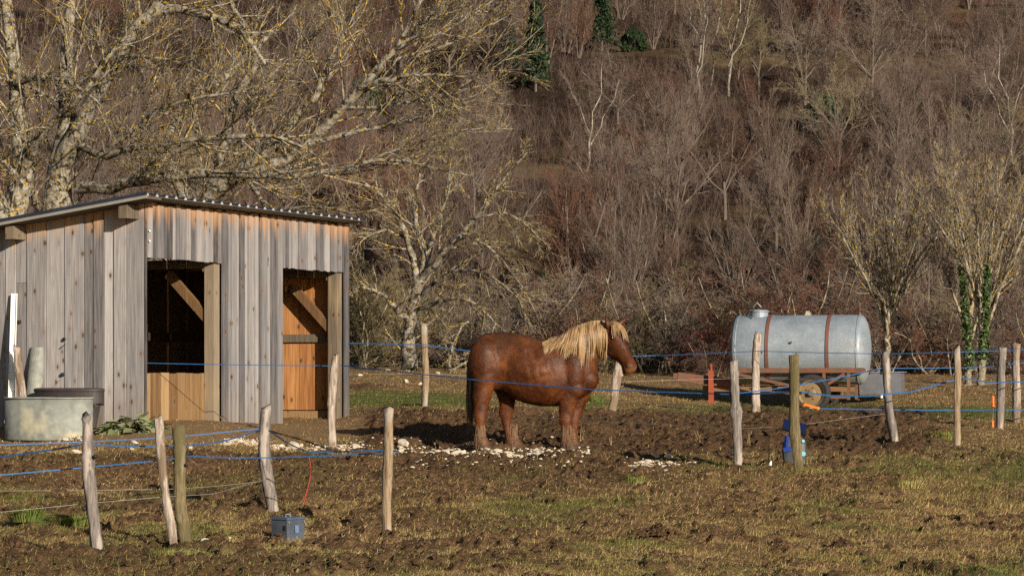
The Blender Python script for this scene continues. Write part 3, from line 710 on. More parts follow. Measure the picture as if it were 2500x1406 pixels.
tag(obj("electric_cable", o, None, P[-1]), "thin red electric cable hanging from blue tape down beside the battery box", "cable")
X, D, Z = [float(a[0]) for a in hit(792, 1318)]
MB_ = MB().tube([(0, 0, -.03), (.005, 0, .09)], .005, 6)
tag(MB_.obj("earth_rod", m_galv, None, (X - .06, D - .1, Z)), "short bright metal earth rod stuck in the grass beside the battery box", "rod")
# fence energiser behind the mossy post
X, D, Z = [float(a[0]) for a in hit(1946, 1143)]
en = empty("fence_energiser", (X, D + .28, Z + .01), "dark grey electric fence unit with blue clamp and solar panel behind a mossy post", "energiser", None, R(-6))
t = plain("dark_grey_plastic", (.045, .05, .055), .5, 0, .2, 10)
prof = [(.125, 0), (.135, .04), (.15, .16), (.14, .24), (.09, .315), (.05, .33)]
V = []; m_ = 24; fs = []
for r_, z_2 in prof:
    for k in range(m_):
        th = 2 * math.pi * k / m_; sq = (abs(math.cos(th)) ** 4 + abs(math.sin(th)) ** 4) ** -.25
        V.append([r_ * sq * math.cos(th) * .92, r_ * sq * math.sin(th) * .6, z_2])
fs = [(i * m_ + k, i * m_ + (k + 1) % m_, (i + 1) * m_ + (k + 1) % m_, (i + 1) * m_ + k) for i in range(len(prof) - 1) for k in range(m_)] + [tuple(range(m_))[::-1], tuple(range((len(prof) - 1) * m_, len(prof) * m_))]
MB().add(V, fs).obj("housing", t, en)
m_blue = plain("blue_plastic", (.01, .03, .17), .4); m_lb = plain("light_blue_sticker", (.16, .38, .44), .5, 0, .1)
mb = MB(); mb.beam((-.09, -.095, .18), (-.085, -.10, .33), .035, .03); mb.beam((-.12, -.10, .17), (-.03, -.10, .185), .03, .05); mb.obj("clamp", m_blue, en)
MB().box(-.035, .035, -.03, .03, .325, .40).obj("neck", m_black, en)
M = Matrix.Translation((0, .0, .42)) @ Matrix.Rotation(R(14), 4, 'Y') @ Matrix.Rotation(R(38), 4, 'X')
so = MB().box(-.13, .13, -.09, .09, -.012, .012, 0, M).obj("solar_panel", m_black, en)
mb = MB()
for i in range(4):
    for j in range(2): mb.box(-.122 + .062 * i, -.064 + .062 * i, -.082 + .084 * j, -.003 + .084 * j, .0135, .0155, 0, M)
mb.obj("cell", plain("solar_cell", (.006, .012, .045), .25), so)
for zz, hh in ((.13, .045), (.27, .03)):
    M = Matrix.Translation((.095, -.083 if zz < .2 else -.075, zz)) @ Matrix.Rotation(R(90), 4, 'X') @ Matrix.Diagonal((.55, hh / .03, 1, 1)) if False else Matrix.Translation((.098, -.095, zz)) @ Matrix.Rotation(R(90), 4, 'X')
    MB().lathe([(hh * .6, 0), (hh * .6, .004)], M, 16).obj("sticker", m_lb, en)
X, D, Z = [float(a[0]) for a in hit(1880, 1140)]
tag(MB().tube([(0, 0, -.02), (.004, 0, .03), (.012, 0, .06)], [.012, .016, .008], 8).obj("white_marker", m_white, None, (X, D, Z)), "small white plastic cap lying in the grass left of the fence unit", "cap")
# orange gate handles
m_or = plain("orange_plastic", (.62, .15, .02), .4, 0, .1)
def handle(p, q, label, sym=False):
    p = Vector(p); q = Vector(q); d = q - p; L = d.length
    M = d.to_track_quat('Z', 'Y').to_matrix().to_4x4()
    e = empty("gate_handle", p, label, "gate handle")
    MB().lathe([(.012, 0), (.026, .006), (.026, .016), (.015, .022), (.017, L * .5), (.015, L - .03), (.024, L - .024), (.024, L - .012), (.01, L)], M, 12).obj("grip", m_or, e, smooth=False)
    th = np.linspace(0, 2 * np.pi, 13); P = np.stack([.01 * np.cos(th), np.zeros(13), L + .014 + .014 * np.sin(th)], 1) @ np.array(M.to_3x3()).T
    MB().tube(P, .003, 5, cap=False).obj("hook", m_galv, e)
    if sym: MB().box(-.008, .008, -.021, -.0185, L * .42, L * .58, 0, M).obj("symbol", m_white, e)
handle(px3(1962, 987, 216), px3(1998, 997, 214), "orange gate handle lying level behind the mossy post with the fence unit", True)
handle(px3(2425, 993, 172), px3(2424, 966, 172), "upper orange gate handle hanging near the right fence end")
handle(px3(2424, 1052, 172), px3(2423, 1026, 172), "lower orange gate handle dangling just above the grass bank")
# ------------------------------------------------------------------ horse
HS = 195.5; HX = (1309 - 1250) / HS; HD = F / HS; HZg = EYE + (HZ - 1103) / HS
horse = empty("horse", (HX, HD, HZg), "chestnut draught horse with a flaxen mane standing sideways in the mud", "horse")
def hp(cxx, cyy): return (cxx - 700) / 653, (1216 - cyy) / 653
def cat_resample(S, k=4):
    S = np.array(S, float); n = len(S); out = []
    for i in range(n - 1):
        p0 = S[max(i - 1, 0)]; p1 = S[i]; p2 = S[i + 1]; p3 = S[min(i + 2, n - 1)]
        for j in range(k):
            t = j / k; out.append(.5 * ((2 * p1) + (-p0 + p2) * t + (2 * p0 - 5 * p1 + 4 * p2 - p3) * t * t + (-p0 + 3 * p1 - 3 * p2 + p3) * t ** 3))
    out.append(S[-1]); return np.array(out)
def loft(S, m=24, k=4, frame=None):
    """S rows: x,y,z, half size in the plane, half size sideways"""
    S = cat_resample(S, k); n = len(S); V = []; 
    T = np.gradient(S[:, :3], axis=0); T /= np.linalg.norm(T, axis=1, keepdims=True)
    for i in range(n):
        side = np.array([0, 1., 0]) if frame is None else frame
        up = np.cross(side, T[i]); up /= np.linalg.norm(up); sd = np.cross(T[i], up)
        for j in range(m):
            th = 2 * math.pi * j / m; V.append(S[i, :3] + up * math.cos(th) * S[i, 3] + sd * math.sin(th) * S[i, 4])
    fs = [(i * m + j, i * m + (j + 1) % m, (i + 1) * m + (j + 1) % m, (i + 1) * m + j) for i in range(n - 1) for j in range(m)]
    fs += [tuple(range(m))[::-1], tuple(range((n - 1) * m, n * m))]
    return V, fs
def ellip(c, r, M=None, m=20):
    V = []; n = 12
    for i in range(n + 1):
        a = math.pi * i / n
        for j in range(m):
            th = 2 * math.pi * j / m; p = np.array([r[0] * math.sin(a) * math.cos(th) , r[1] * math.sin(a) * math.sin(th), r[2] * math.cos(a)])
            if abs(math.sin(a)) < 1e-6: p[:2] = [1e-4 * math.cos(th), 1e-4 * math.sin(th)]
            if M is not None: p = M @ p
            V.append(p + np.array(c))
    fs = [((i + 1) * m + j, (i + 1) * m + (j + 1) % m, i * m + (j + 1) % m, i * m + j) for i in range(n) for j in range(m)]
    fs += [tuple(range(m)), tuple(range(n * m, (n + 1) * m))[::-1]]
    return V, fs
B = MB()
# torso: photo columns with top and bottom rows
T_ = [(172, 470, 560, .05), (184, 405, 640, .16), (210, 345, 690, .22), (255, 290, 710, .265), (320, 254, 720, .29), (400, 236, 715, .275), (480, 240, 730, .29), (560, 258, 765, .335), (640, 284, 812, .355),
      (720, 300, 838, .365), (800, 303, 846, .36), (880, 296, 842, .32), (960, 300, 822, .285), (1040, 330, 795, .265), (1110, 375, 770, .24), (1165, 430, 735, .19), (1200, 500, 670, .11)]
S = []
for c_, a, b, hw in T_:
    x, zt = hp(c_, a); _, zb = hp(c_, b); S.append([x, 0, (zt + zb) / 2, (zt - zb) / 2, hw])
B.add(*loft(S, 32))
def leg(rows, y0, y1, m=20):
    S = []; n = len(rows)
    for i, (c_, cy_, hw, hl) in enumerate(rows):
        x, z = hp(c_, cy_); S.append([x, y0 + (y1 - y0) * min(1, i / (n * .5)), z, hw, hl])
    return loft(S, m)
NH = [(300, 400, .17, .09), (292, 520, .175, .13), (285, 620, .155, .125), (268, 700, .125, .10), (256, 780, .108, .085), (252, 850, .094, .068), (246, 915, .083, .06), (247, 960, .068, .052), (247, 1020, .053, .043), (249, 1075, .052, .045), (256, 1110, .078, .065), (262, 1140, .085, .07), (268, 1170, .095, .08), (268, 1196, .10, .085)]
FH = [(330, 400, .15, .09), (372, 520, .17, .12), (410, 620, .15, .115), (440, 700, .125, .10), (462, 780, .11, .085), (460, 850, .095, .068), (452, 895, .088, .06), (456, 950, .068, .052), (465, 1010, .054, .043), (478, 1065, .054, .045), (496, 1105, .082, .065), (510, 1140, .09, .07), (522, 1170, .10, .08), (524, 1196, .105, .085)]
NF = [(1010, 520, .17, .07), (1000, 620, .17, .10), (975, 720, .14, .10), (958, 790, .115, .085), (948, 850, .10, .07), (940, 920, .085, .06), (938, 965, .083, .062), (940, 1010, .058, .046), (940, 1060, .054, .043), (943, 1105, .078, .062), (950, 1140, .085, .07), (960, 1170, .095, .08), (962, 1198, .10, .085)]
FF = [(1090, 560, .13, .07), (1085, 650, .13, .10), (1070, 730, .12, .10), (1050, 800, .105, .085), (1030, 860, .092, .07), (1012, 930, .078, .06), (1006, 965, .075, .06), (1000, 1010, .062, .05), (996, 1060, .058, .048), (994, 1105, .07, .06), (996, 1140, .078, .068), (1000, 1170, .09, .078), (1000, 1192, .095, .085)]
B.add(*leg(NH, -.15, -.19)); B.add(*leg(FH, .15, .18)); B.add(*leg(NF, -.17, -.17)); B.add(*leg(FF, .17, .15))
for c_, cy_, y, r in ((280, 470, -.19, (.20, .125, .27)), (300, 470, .19, (.20, .125, .27)), (1000, 550, -.21, (.15, .10, .27)), (1020, 550, .21, (.15, .10, .27)), (1010, 700, -.2, (.13, .085, .13)), (1120, 620, -.10, (.14, .13, .16)), (1120, 620, .10, (.14, .13, .16)), (700, 560, 0, (.5, .385, .24))):
    x, z = hp(c_, cy_); B.add(*ellip((x, y, z), r))
# neck
N = [(930, 480, .30, .20, 0), (1010, 410, .295, .17, 0), (1090, 350, .26, .14, -.01), (1160, 308, .215, .12, -.03), (1220, 282, .175, .105, -.05), (1262, 275, .14, .09, -.07)]
S = []
for c_, cy_, hw, hl, y in N: x, z = hp(c_, cy_); S.append([x, y, z, hw, hl])
B.add(*loft(S, 24))
# head: own frame; a = down the face, n = out of the forehead, l = to its side
poll = np.array([hp(1322, 178)[0], -.06, hp(1322, 178)[1]])
a_h = np.array([.255, -.23, -.565]); LH = np.linalg.norm(a_h); a_h /= LH
n_h = np.array([.74, -.64, .40]); n_h -= a_h * n_h.dot(a_h); n_h /= np.linalg.norm(n_h); l_h = np.cross(a_h, n_h)
def H(t, n, l): return poll + a_h * t * LH + n_h * n + l_h * l
# t, front, back (n offsets), half width
HH = [(-.03, .02, -.15, .07), (.04, .05, -.20, .10), (.13, .068, -.24, .118), (.24, .076, -.27, .130), (.34, .072, -.285, .130), (.44, .064, -.265, .116), (.55, .056, -.215, .095), (.66, .050, -.17, .080), (.77, .052, -.150, .078), (.86, .054, -.152, .088), (.93, .046, -.152, .090), (.985, .020, -.138, .076), (1.015, -.02, -.09, .038)]
S = []; Vh = []; m = 24
rows = cat_resample(HH, 4)
for t_, f_, b_, hw in rows:
    for j in range(m):
        th = 2 * math.pi * j / m; c = math.cos(th); s_ = math.sin(th); ce = math.copysign(abs(c) ** .85, c); 
        wid = hw * (1 - .28 * max(0, -c) - .12 * max(0, c))
        Vh.append(H(t_, (f_ + b_) / 2 + (f_ - b_) / 2 * ce, wid * math.copysign(abs(s_) ** .85, s_)))
n = len(rows); fs = [(i * m + (j + 1) % m, i * m + j, (i + 1) * m + j, (i + 1) * m + (j + 1) % m) for i in range(n - 1) for j in range(m)]
fs += [tuple(range(m)), tuple(range((n - 1) * m, n * m))[::-1]]
B.add(Vh, fs)
Mh = np.stack([l_h, n_h, a_h], 1)
for s_ in (-1, 1):
    B.add(*ellip(H(.36, -.13, s_ * .070), (.05, .12, .12), Mh))     # cheek
    B.add(*ellip(H(.255, .015, s_ * .102), (.03, .036, .05), Mh))    # brow
    B.add(*ellip(H(.89, -.005, s_ * .060), (.028, .034, .055), Mh))     # nostril wing
    B.add(*ellip(H(.60, -.045, s_ * .052), (.02, .03, .12), Mh))      # cheek bone ridge
B.add(*ellip(H(.965, -.115, 0), (.055, .04, .04), Mh))              # lower lip
me0 = B.mesh("t", None); me0.materials.clear()
tmp = bpy.data.objects.new("tmp", me0); link(tmp)
md = tmp.modifiers.new("r", 'REMESH'); md.mode = 'VOXEL'; md.voxel_size = .0125; md.adaptivity = 0
md = tmp.modifiers.new("s", 'SMOOTH'); md.factor = .6; md.iterations = 7
dg = bpy.context.evaluated_depsgraph_get(); body = bpy.data.meshes.new_from_object(tmp.evaluated_get(dg)); bpy.data.objects.remove(tmp)
body.name = "body"; body.polygons.foreach_set("use_smooth", np.ones(len(body.polygons), bool))
t = NT("coat"); v = t.co(); s = t.n("SeparateXYZ", {0: v}).outputs
n1 = t.noise(v, 3.4, 6, .68); n2 = t.noise(t.co(scale=(1, 1, .35)), 42, 4, .7); n3 = t.noise(v, 11, 4, .65)
c = t.ramp(n1, [(.3, (.020, .0056, .002)), (.5, (.062, .018, .0045)), (.7, (.135, .044, .0105))])
c = t.mix(t.math('MULTIPLY', t.step(n3, .48, .7), .6), c, (.022, .009, .005))
dusty = t.math('MULTIPLY', t.step(s[2], 1.22, 1.42), t.step(n3, .38, .6)); dusty = t.math('MULTIPLY', dusty, t.math('SUBTRACT', 1., t.step(s[0], .15, .3)))
c = t.mix(t.math('MULTIPLY', dusty, .6), c, (.045, .026, .014))
lowr = t.math('SUBTRACT', 1., t.step(t.math('ADD', s[2], t.math('MULTIPLY', t.math('SUBTRACT', n3, .5), .5)), .12, .62))
c = t.mix(t.math('MULTIPLY', lowr, .6), c, (.13, .04, .012))
feet = t.math('SUBTRACT', 1., t.step(t.math('ADD', s[2], t.math('MULTIPLY', t.math('SUBTRACT', n3, .5), .35)), .12, .34))
c = t.mix(t.math('MULTIPLY', feet, .9), c, t.ramp(n2, [(.3, (.045, .02, .01)), (.7, (.13, .07, .034))]))
# pale muzzle
mz = t.n("VectorMath", {0: v, 1: tuple(H(.97, -.05, 0))}, operation='DISTANCE').outputs["Value"]
c = t.mix(t.math('MULTIPLY', t.math('SUBTRACT', 1., t.step(t.math('ADD', mz, t.math('MULTIPLY', n3, .05)), .07, .13)), .55), c, (.20, .105, .045))
rr_ = t.attr('rnd').outputs['Fac']; c = t.mix(rr_, c, t.mix(1., c, (2.1, 1.9, 1.7), 'MULTIPLY')); t.col(c).p(rough=.5, spec=.2); t.bump(t.math('ADD', n2, t.math('MULTIPLY', n3, 1.6)), .5, .008); m_coat = t.m
no = [v.normal.copy() for v in body.vertices]
for v_, n_2 in zip(body.vertices, no):
    c_ = v_.co; q = mnoise.noise(Vector((c_.x * 5, c_.y * 5, c_.z * 6))) * .007 + mnoise.noise(c_ * 13) * .0035
    rib = math.exp(-((c_.x - .0) / .3) ** 2 - ((c_.z - 1.0) / .2) ** 2) * math.sin((c_.x + .25 * c_.z) * 62) * .0022
    v_.co = c_ + n_2 * (q + rib)
body.materials.clear(); body.materials.append(m_coat)
bo = obj("body", body, horse)
bm_v = [v.co.copy() for v in body.vertices]; bvh = BVHTree.FromPolygons(bm_v, [tuple(p.vertices) for p in body.polygons])
# short winter coat lying over the skin
nv = np.array([v.co[:] for v in body.vertices]); nn_ = np.array([v.normal[:] for v in body.vertices]); r_ = np.random.default_rng(5)
ii = r_.integers(0, len(nv), 90000); p0 = nv[ii] + r_.normal(0, .005, (len(ii), 3)); N_ = nn_[ii]
fl = np.array([-.55, 0, -.85])[None] + np.stack([.5 * np.sin(p0[:, 2] * 7), 0 * p0[:, 0], .25 * np.sin(p0[:, 0] * 9)], 1) + r_.normal(0, .18, p0.shape)
fl -= N_ * (fl * N_).sum(1, keepdims=True); fl /= np.linalg.norm(fl, axis=1, keepdims=True) + 1e-6; sd_ = np.cross(N_, fl); ln = r_.uniform(.012, .028, (len(ii), 1)) * np.where(p0[:, 0:1] > .95, .5, 1.)
tipp = p0 + fl * ln + N_ * ln * r_.uniform(.04, .22, (len(ii), 1)); wd_ = r_.uniform(.0012, .0024, (len(ii), 1))
V = np.stack([p0 - sd_ * wd_, p0 + sd_ * wd_, tipp], 1).reshape(-1, 3)
obj("coat_hair", npmesh("coat_hair", V, [np.arange(len(V)).reshape(-1, 3)], m_coat, False, {"rnd": ('FACE', r_.uniform(0, 1, len(ii)) ** 1.5 * .8)}), horse)
# hoofs and feathering
m_hoof = plain("hoof_horn", (.05, .035, .022), .6, 0, .4, 20)
t = NT("feather_hair"); a = t.attr("rnd").outputs["Fac"]; t.col(t.ramp(a, [(0, (.03, .014, .008)), (.5, (.075, .036, .016)), (1, (.15, .085, .042))])).p(rough=.6, spec=.3); m_fea = t.m
t = NT("flaxen_hair"); a = t.attr("rnd").outputs["Fac"]; t.col(t.ramp(a, [(0, (.045, .022, .010)), (.3, (.17, .10, .042)), (1, (.33, .225, .115))])).p(rough=.45, spec=.4); m_mane = t.m
t = NT("tail_hair"); a = t.attr("rnd").outputs["Fac"]; t.col(t.ramp(a, [(0, (.03, .018, .012)), (.6, (.10, .06, .03)), (1, (.30, .2, .09))])).p(rough=.5, spec=.3); m_tail = t.m
def strands(name, P, r0, mat, parent, seed=0):
    P = np.asarray(P); B_, K, _ = P.shape; prof = np.sin(np.linspace(.35, 1, K) * np.pi) ** .6 ; prof[-1] = .12
    r_ = np.random.default_rng(seed); Rr = prof[None] * r0 * r_.uniform(.6, 1.4, (B_, 1))
    V, Q = tubes(P, Rr, 4); rd = np.repeat(r_.uniform(0, 1, B_), (K - 1) * 4)
    return obj(name, npmesh(name, V, [Q], mat, True, {"rnd": ('FACE', rd)}), parent)
for (c_, y) in ((268, -.19), (524, .18), (964, -.17), (1000, .15)):
    x, _ = hp(c_, 0); mb = MB()
    V = []; m = 24
    for r_, z, ox in ((.112, -.01, .03), (.105, .03, .025), (.085, .085, .01), (.07, .10, 0)):
        for k in range(m): th = 2 * math.pi * k / m; V.append([x + ox + r_ * math.cos(th), y + r_ * .9 * math.sin(th), z])
    fs = [(i * m + k, i * m + (k + 1) % m, (i + 1) * m + (k + 1) % m, (i + 1) * m + k) for i in range(3) for k in range(m)] + [tuple(range(m))[::-1], tuple(range(3 * m, 4 * m))]
    hoof = mb.add(V, fs).obj("hoof", m_hoof, horse, smooth=True)
    r_ = np.random.default_rng(int(c_)); n = 620; th = r_.uniform(0, 2 * np.pi, n); z0 = .05 + .30 * r_.uniform(0, 1, n) ** 1.8; K = 5
    back = .5 - .5 * np.cos(th); rr0 = .046 + .012 * r_.random(n); cxx = x - .03
    P = np.zeros((n, K, 3))
    for k in range(K):
        tt = k / (K - 1); zz = z0 * (1 - tt) + tt * np.maximum(.005, z0 - .12 - .10 * r_.random(n)); fl = rr0 + tt * (.018 + .032 * back) * np.clip((.26 - zz) / .2, .1, 1)
        sx = np.clip((.2 - zz) / .2, 0, 1) * .035
        P[:, k] = np.stack([cxx + sx + np.cos(th) * fl * 1.1, y + np.sin(th) * fl, zz], 1)
    strands("feather", P, .0038, m_fea, horse, int(c_))
def surf(x, z, off=.006, default=None):
    h = bvh.ray_cast(Vector((x, -2, z)), Vector((0, 1, 0)))
    return (h[0].y - off) if h[0] is not None else default
# mane: rooted on the crest, falls over the near side
crest = [(800, 300), (870, 284), (930, 252), (1000, 215), (1070, 184), (1140, 163), (1200, 152), (1262, 158)]
env = [(740, 330), (768, 425), (830, 380), (890, 415), (930, 455), (1000, 420), (1040, 455), (1065, 535), (1110, 505), (1160, 465), (1200, 420), (1230, 440), (1262, 485), (1285, 475)]
ex = [e[0] for e in env]; ey = [e[1] for e in env]; r_ = np.random.default_rng(11); PS = []
crx = [c[0] for c in crest]; cry = [c[1] for c in crest]
for i in range(500):
    clump = i % 36; cb = 815 + (1270 - 815) * (clump + .5) / 36; base = cb + r_.normal(0, 8)
    cxx = np.clip(base, 800, 1272); cyy = np.interp(cxx, crx, cry); lean = np.interp(cxx, [800, 900, 1000, 1100, 1270], [-75, -95, -50, -12, 6])
    exx = cb + lean + r_.normal(0, 2.5) + 5 * math.sin(clump * 1.7); eyy = np.interp(exx, ex, ey) + r_.normal(0, 12) - (clump * 37 % 17)
    if r_.random() < .3: eyy = cyy + (eyy - cyy) * r_.uniform(.55, .95)
    K = 14; pts = []; ly = None
    offs = .006 + .016 * r_.random()
    for k in range(K):
        tt = k / (K - 1); u = cxx + (exx - cxx) * tt ** 1.15 + 4 * math.sin(tt * 9 + clump) * tt; vv = cyy + 4 + (eyy - cyy) * tt
        x, z = hp(u, vv); z += .018 * (1 - tt) ** 3
        y = surf(x, z - .012, offs)
        if y is None: y = ly if ly is not None else -.03
        if ly is not None: y = min(ly * .35 + y * .65, y + .03)
        if k == 0: y = -.01 - .3 * offs
        if k == 1: y = max(y, -.10)
        ly = y; pts.append((x, y, z))
    PS.append(pts)
strands("mane", PS, .0078, m_mane, horse, 2)
# forelock
PS = []
for i in range(150):
    l0 = r_.uniform(-.06, .06); l1 = l0 * 2.0 + r_.normal(0, .02); tl = r_.uniform(.2, .47) * (1 - .25 * (l1 > .06)); K = 8; pts = []
    for k in range(K):
        tt = k / (K - 1); t_ = -.03 + (tl + .03) * tt; l = l0 + (l1 - l0) * tt ** .8; nn = .075 + .03 * math.sin(min(1, tt * 1.4) * math.pi) * .8
        fr = np.interp(t_, [h_[0] for h_ in HH], [h_[1] for h_ in HH]); hw_ = np.interp(t_, [h_[0] for h_ in HH], [h_[3] for h_ in HH])
        nn = fr - .075 * min(1, abs(l) / (hw_ + .01)) ** 2.2 + .016 + .012 * math.sin(tt * math.pi); l = max(-hw_ - .012, min(hw_ + .012, l))
        pts.append(H(t_, nn, l))
    PS.append(pts)
strands("forelock", PS, .0065, m_mane, horse, 5)
# ears
m_ear = plain("ear_inside", (.05, .02, .012), .7)
for s_, tip in ((1, hp(1264, 122)), (-1, hp(1444, 116))):
    bse = H(.035, -.035, s_ * .075); tp = np.array([tip[0], bse[1] - .0 + (.02 if s_ < 0 else -.02), tip[1]])
    ax = tp - bse; Le = np.linalg.norm(ax); ax /= Le; side = np.cross(ax, n_h); side /= np.linalg.norm(side); fw = np.cross(side, ax)
    V = []; m = 12; Kx = [(-.12, .04), (.12, .05), (.35, .054), (.6, .042), (.82, .022), (.98, .006)]
    for tt, r0 in Kx:
        for k in range(m):
            th = 2 * math.pi * k / m; q = -math.cos(th); f_ = fw * math.cos(th) * r0 * (.95 if q > 0 else -.3) * 1.0
            V.append(bse + ax * Le * tt + side * math.sin(th) * r0 - f_ * 1.0)
    fs = [(i * m + k, i * m + (k + 1) % m, (i + 1) * m + (k + 1) % m, (i + 1) * m + k) for i in range(len(Kx) - 1) for k in range(m)] + [tuple(range(m))[::-1], tuple(range((len(Kx) - 1) * m, len(Kx) * m))]
    MB().add(V, fs).obj("ear", m_coat, horse, smooth=True)
# eyes, nostrils, mouth line
m_eye = NT("eye"); m_eye.col((.01, .007, .005)).p(rough=.08, spec=.8); m_eye = m_eye.m
m_dark = plain("dark_skin", (.035, .02, .015), .6)
def out_h(t_, n_, l_, push=.0):
    c0 = Vector(H(t_, n_, 0)); d = Vector(H(t_, n_, l_) - H(t_, n_, 0)); d.normalize(); h = bvh.ray_cast(c0 + d * .4, -d)
    return np.array(h[0]) + np.array(d) * push if h[0] is not None else H(t_, n_, l_)
for s_ in (-1, 1):
    c = out_h(.285, -.012, s_ * .1, -.008); MB().add(*ellip(c, (.022, .02, .027), Mh)).obj("eye", m_eye, horse, smooth=True)
    c = out_h(.895, -.012, s_ * .07, -.004); MB().add(*ellip(c, (.012, .024, .034), Mh)).obj("nostril", m_dark, horse, smooth=True)
# tail
r_ = np.random.default_rng(4); PS = []
x0, z0 = hp(184, 415)
for i in range(260):
    K = 10; y0 = r_.normal(.02, .03); pts = []; zl = r_.uniform(.28, .5); xs = r_.normal(0, .016)
    for k in range(K):
        tt = k / (K - 1); pts.append((x0 - .02 - .028 * math.sin(min(1, tt * 3) * math.pi / 2) + xs * (.4 + tt) + .02 * tt, y0 * (1 + .6 * math.sin(tt * math.pi)) + .01, z0 + .02 + (zl - z0) * tt))
    PS.append(pts)
strands("tail", PS, .006, m_tail, horse, 9)
# ------------------------------------------------------------------ fence posts
def postmat(name, c0, c1, c2, patch, pa):
    t = NT(name); v = t.co(scale=(1, 1, .09)); n = t.noise(v, 42, 5, .7, .3); v2 = t.co(scale=(1, 1, .3)); n2 = t.noise(v2, 7, 4, .6)
    c = t.ramp(n, [(.3, c0), (.5, c1), (.72, c2)]); c = t.mix(t.step(n2, .62 - pa * .25, .68 - pa * .25), c, patch)
    c = t.mix(t.math('MULTIPLY', t.math('SUBTRACT', 1., t.step(n, .30, .36)), .75), c, (.03, .022, .016))
    t.col(c).p(rough=.9, spec=.15); t.bump(n, 1, .012); return t.m
m_pg = postmat("post_grey", (.055, .045, .04), (.15, .13, .115), (.25, .225, .205), (.29, .25, .215), .3)
m_pw = postmat("post_stripped", (.10, .07, .05), (.27, .225, .185), (.42, .37, .32), (.15, .11, .075), .45)
m_pm = postmat("post_mossy", (.045, .036, .018), (.12, .095, .05), (.20, .165, .10), (.085, .072, .034), .5)
m_pb = postmat("post_brown", (.08, .055, .03), (.21, .155, .10), (.32, .25, .17), (.26, .23, .19), .4)
POSTS = [  # base px,py, top px,py, scale, width px, mid bend px, material, label, insulator px rows
 (242, 1357, 210, 1014, 287, 30, -6, m_pg, "tall grey fence post, nearest of all, bent at mid height, far left foreground", [(.72, 1), (.36, -1)], 1.25),
 (430, 1342, 386, 1020, 274, 22, -4, m_pw, "slender leaning fence post with reddish bare wood patches beside a mossy one", [(.72, -1), (.38, -1)], 1.0),
 (457, 1345, 436, 1040, 270, 31, -7, m_pm, "thick dark mossy fence post standing close against a slender pale leaning post", [(.7, 1)], 1.0),
 (945, 1305, 951, 995, 258, 25, -2, m_pb, "straight pale brown fence post standing alone in the foreground left of the horse", [], 1.0),
 (674, 1266, 648, 995, 240, 29, -14, m_pg, "crooked grey fence post rising behind the metal battery box", [(.80, -1), (.28, -1)], 1.15),
 (70, 1068, 42, 846, 188, 20, -2, m_pw, "pale leaning fence post in front of the galvanised trough", [], 1.1),
 (812, 1099, 820, 866, 194, 19, -6, m_pw, "thin twisted whitish fence post before the right corner of the shed", [], 1.1),
 (1037, 990, 1035, 790, 167, 17, 3, m_pb, "straight slim fence post in front of the lichen covered field tree", [(.60, -1), (.3, -1)], .95),
 (1490, 1016, 1514, 868, 167, 21, 1, m_pw, "pale leaning fence post right under the horse's muzzle", [], 1.0),
 (1848, 1012, 1851, 814, 163, 21, -6, m_pw, "whitish peeling fence post standing before the left half of the tank", [(.79, 1), (.39, -1)], 1.05),
 (1800, 1147, 1789, 882, 221, 21, 4, m_pg, "knotty grey fence post with a lump halfway, left of the fence unit", [(.55, 1), (.55, -1), (.2, -1)], 1.0),
 (1953, 1150, 1939, 867, 226, 25, -6, m_pm, "thick greenish brown fence post standing right in front of the fence unit", [(.70, 1)], 1.05),
 (2186, 1091, 2159, 862, 198, 20, -2, m_pg, "leaning smooth grey fence post before the sheet metal box of the tanker", [(.80, -1)], 1.25),
 (2336, 1090, 2335, 850, 200, 17, 2, m_pb, "thin split brown fence post standing on the grass bank, right side", [(.72, 1)], 1.0),
 (2441, 1047, 2448, 848, 172, 20, -1, m_pg, "grey fence post right beside the hanging orange gate handles", [(.75, 1)], 1.0),
 (2481, 1033, 2481, 840, 167, 20, 1, m_pw, "broad pale squared fence post, rightmost of them all", [(.33, -1), (.78, -1)], .9),
]
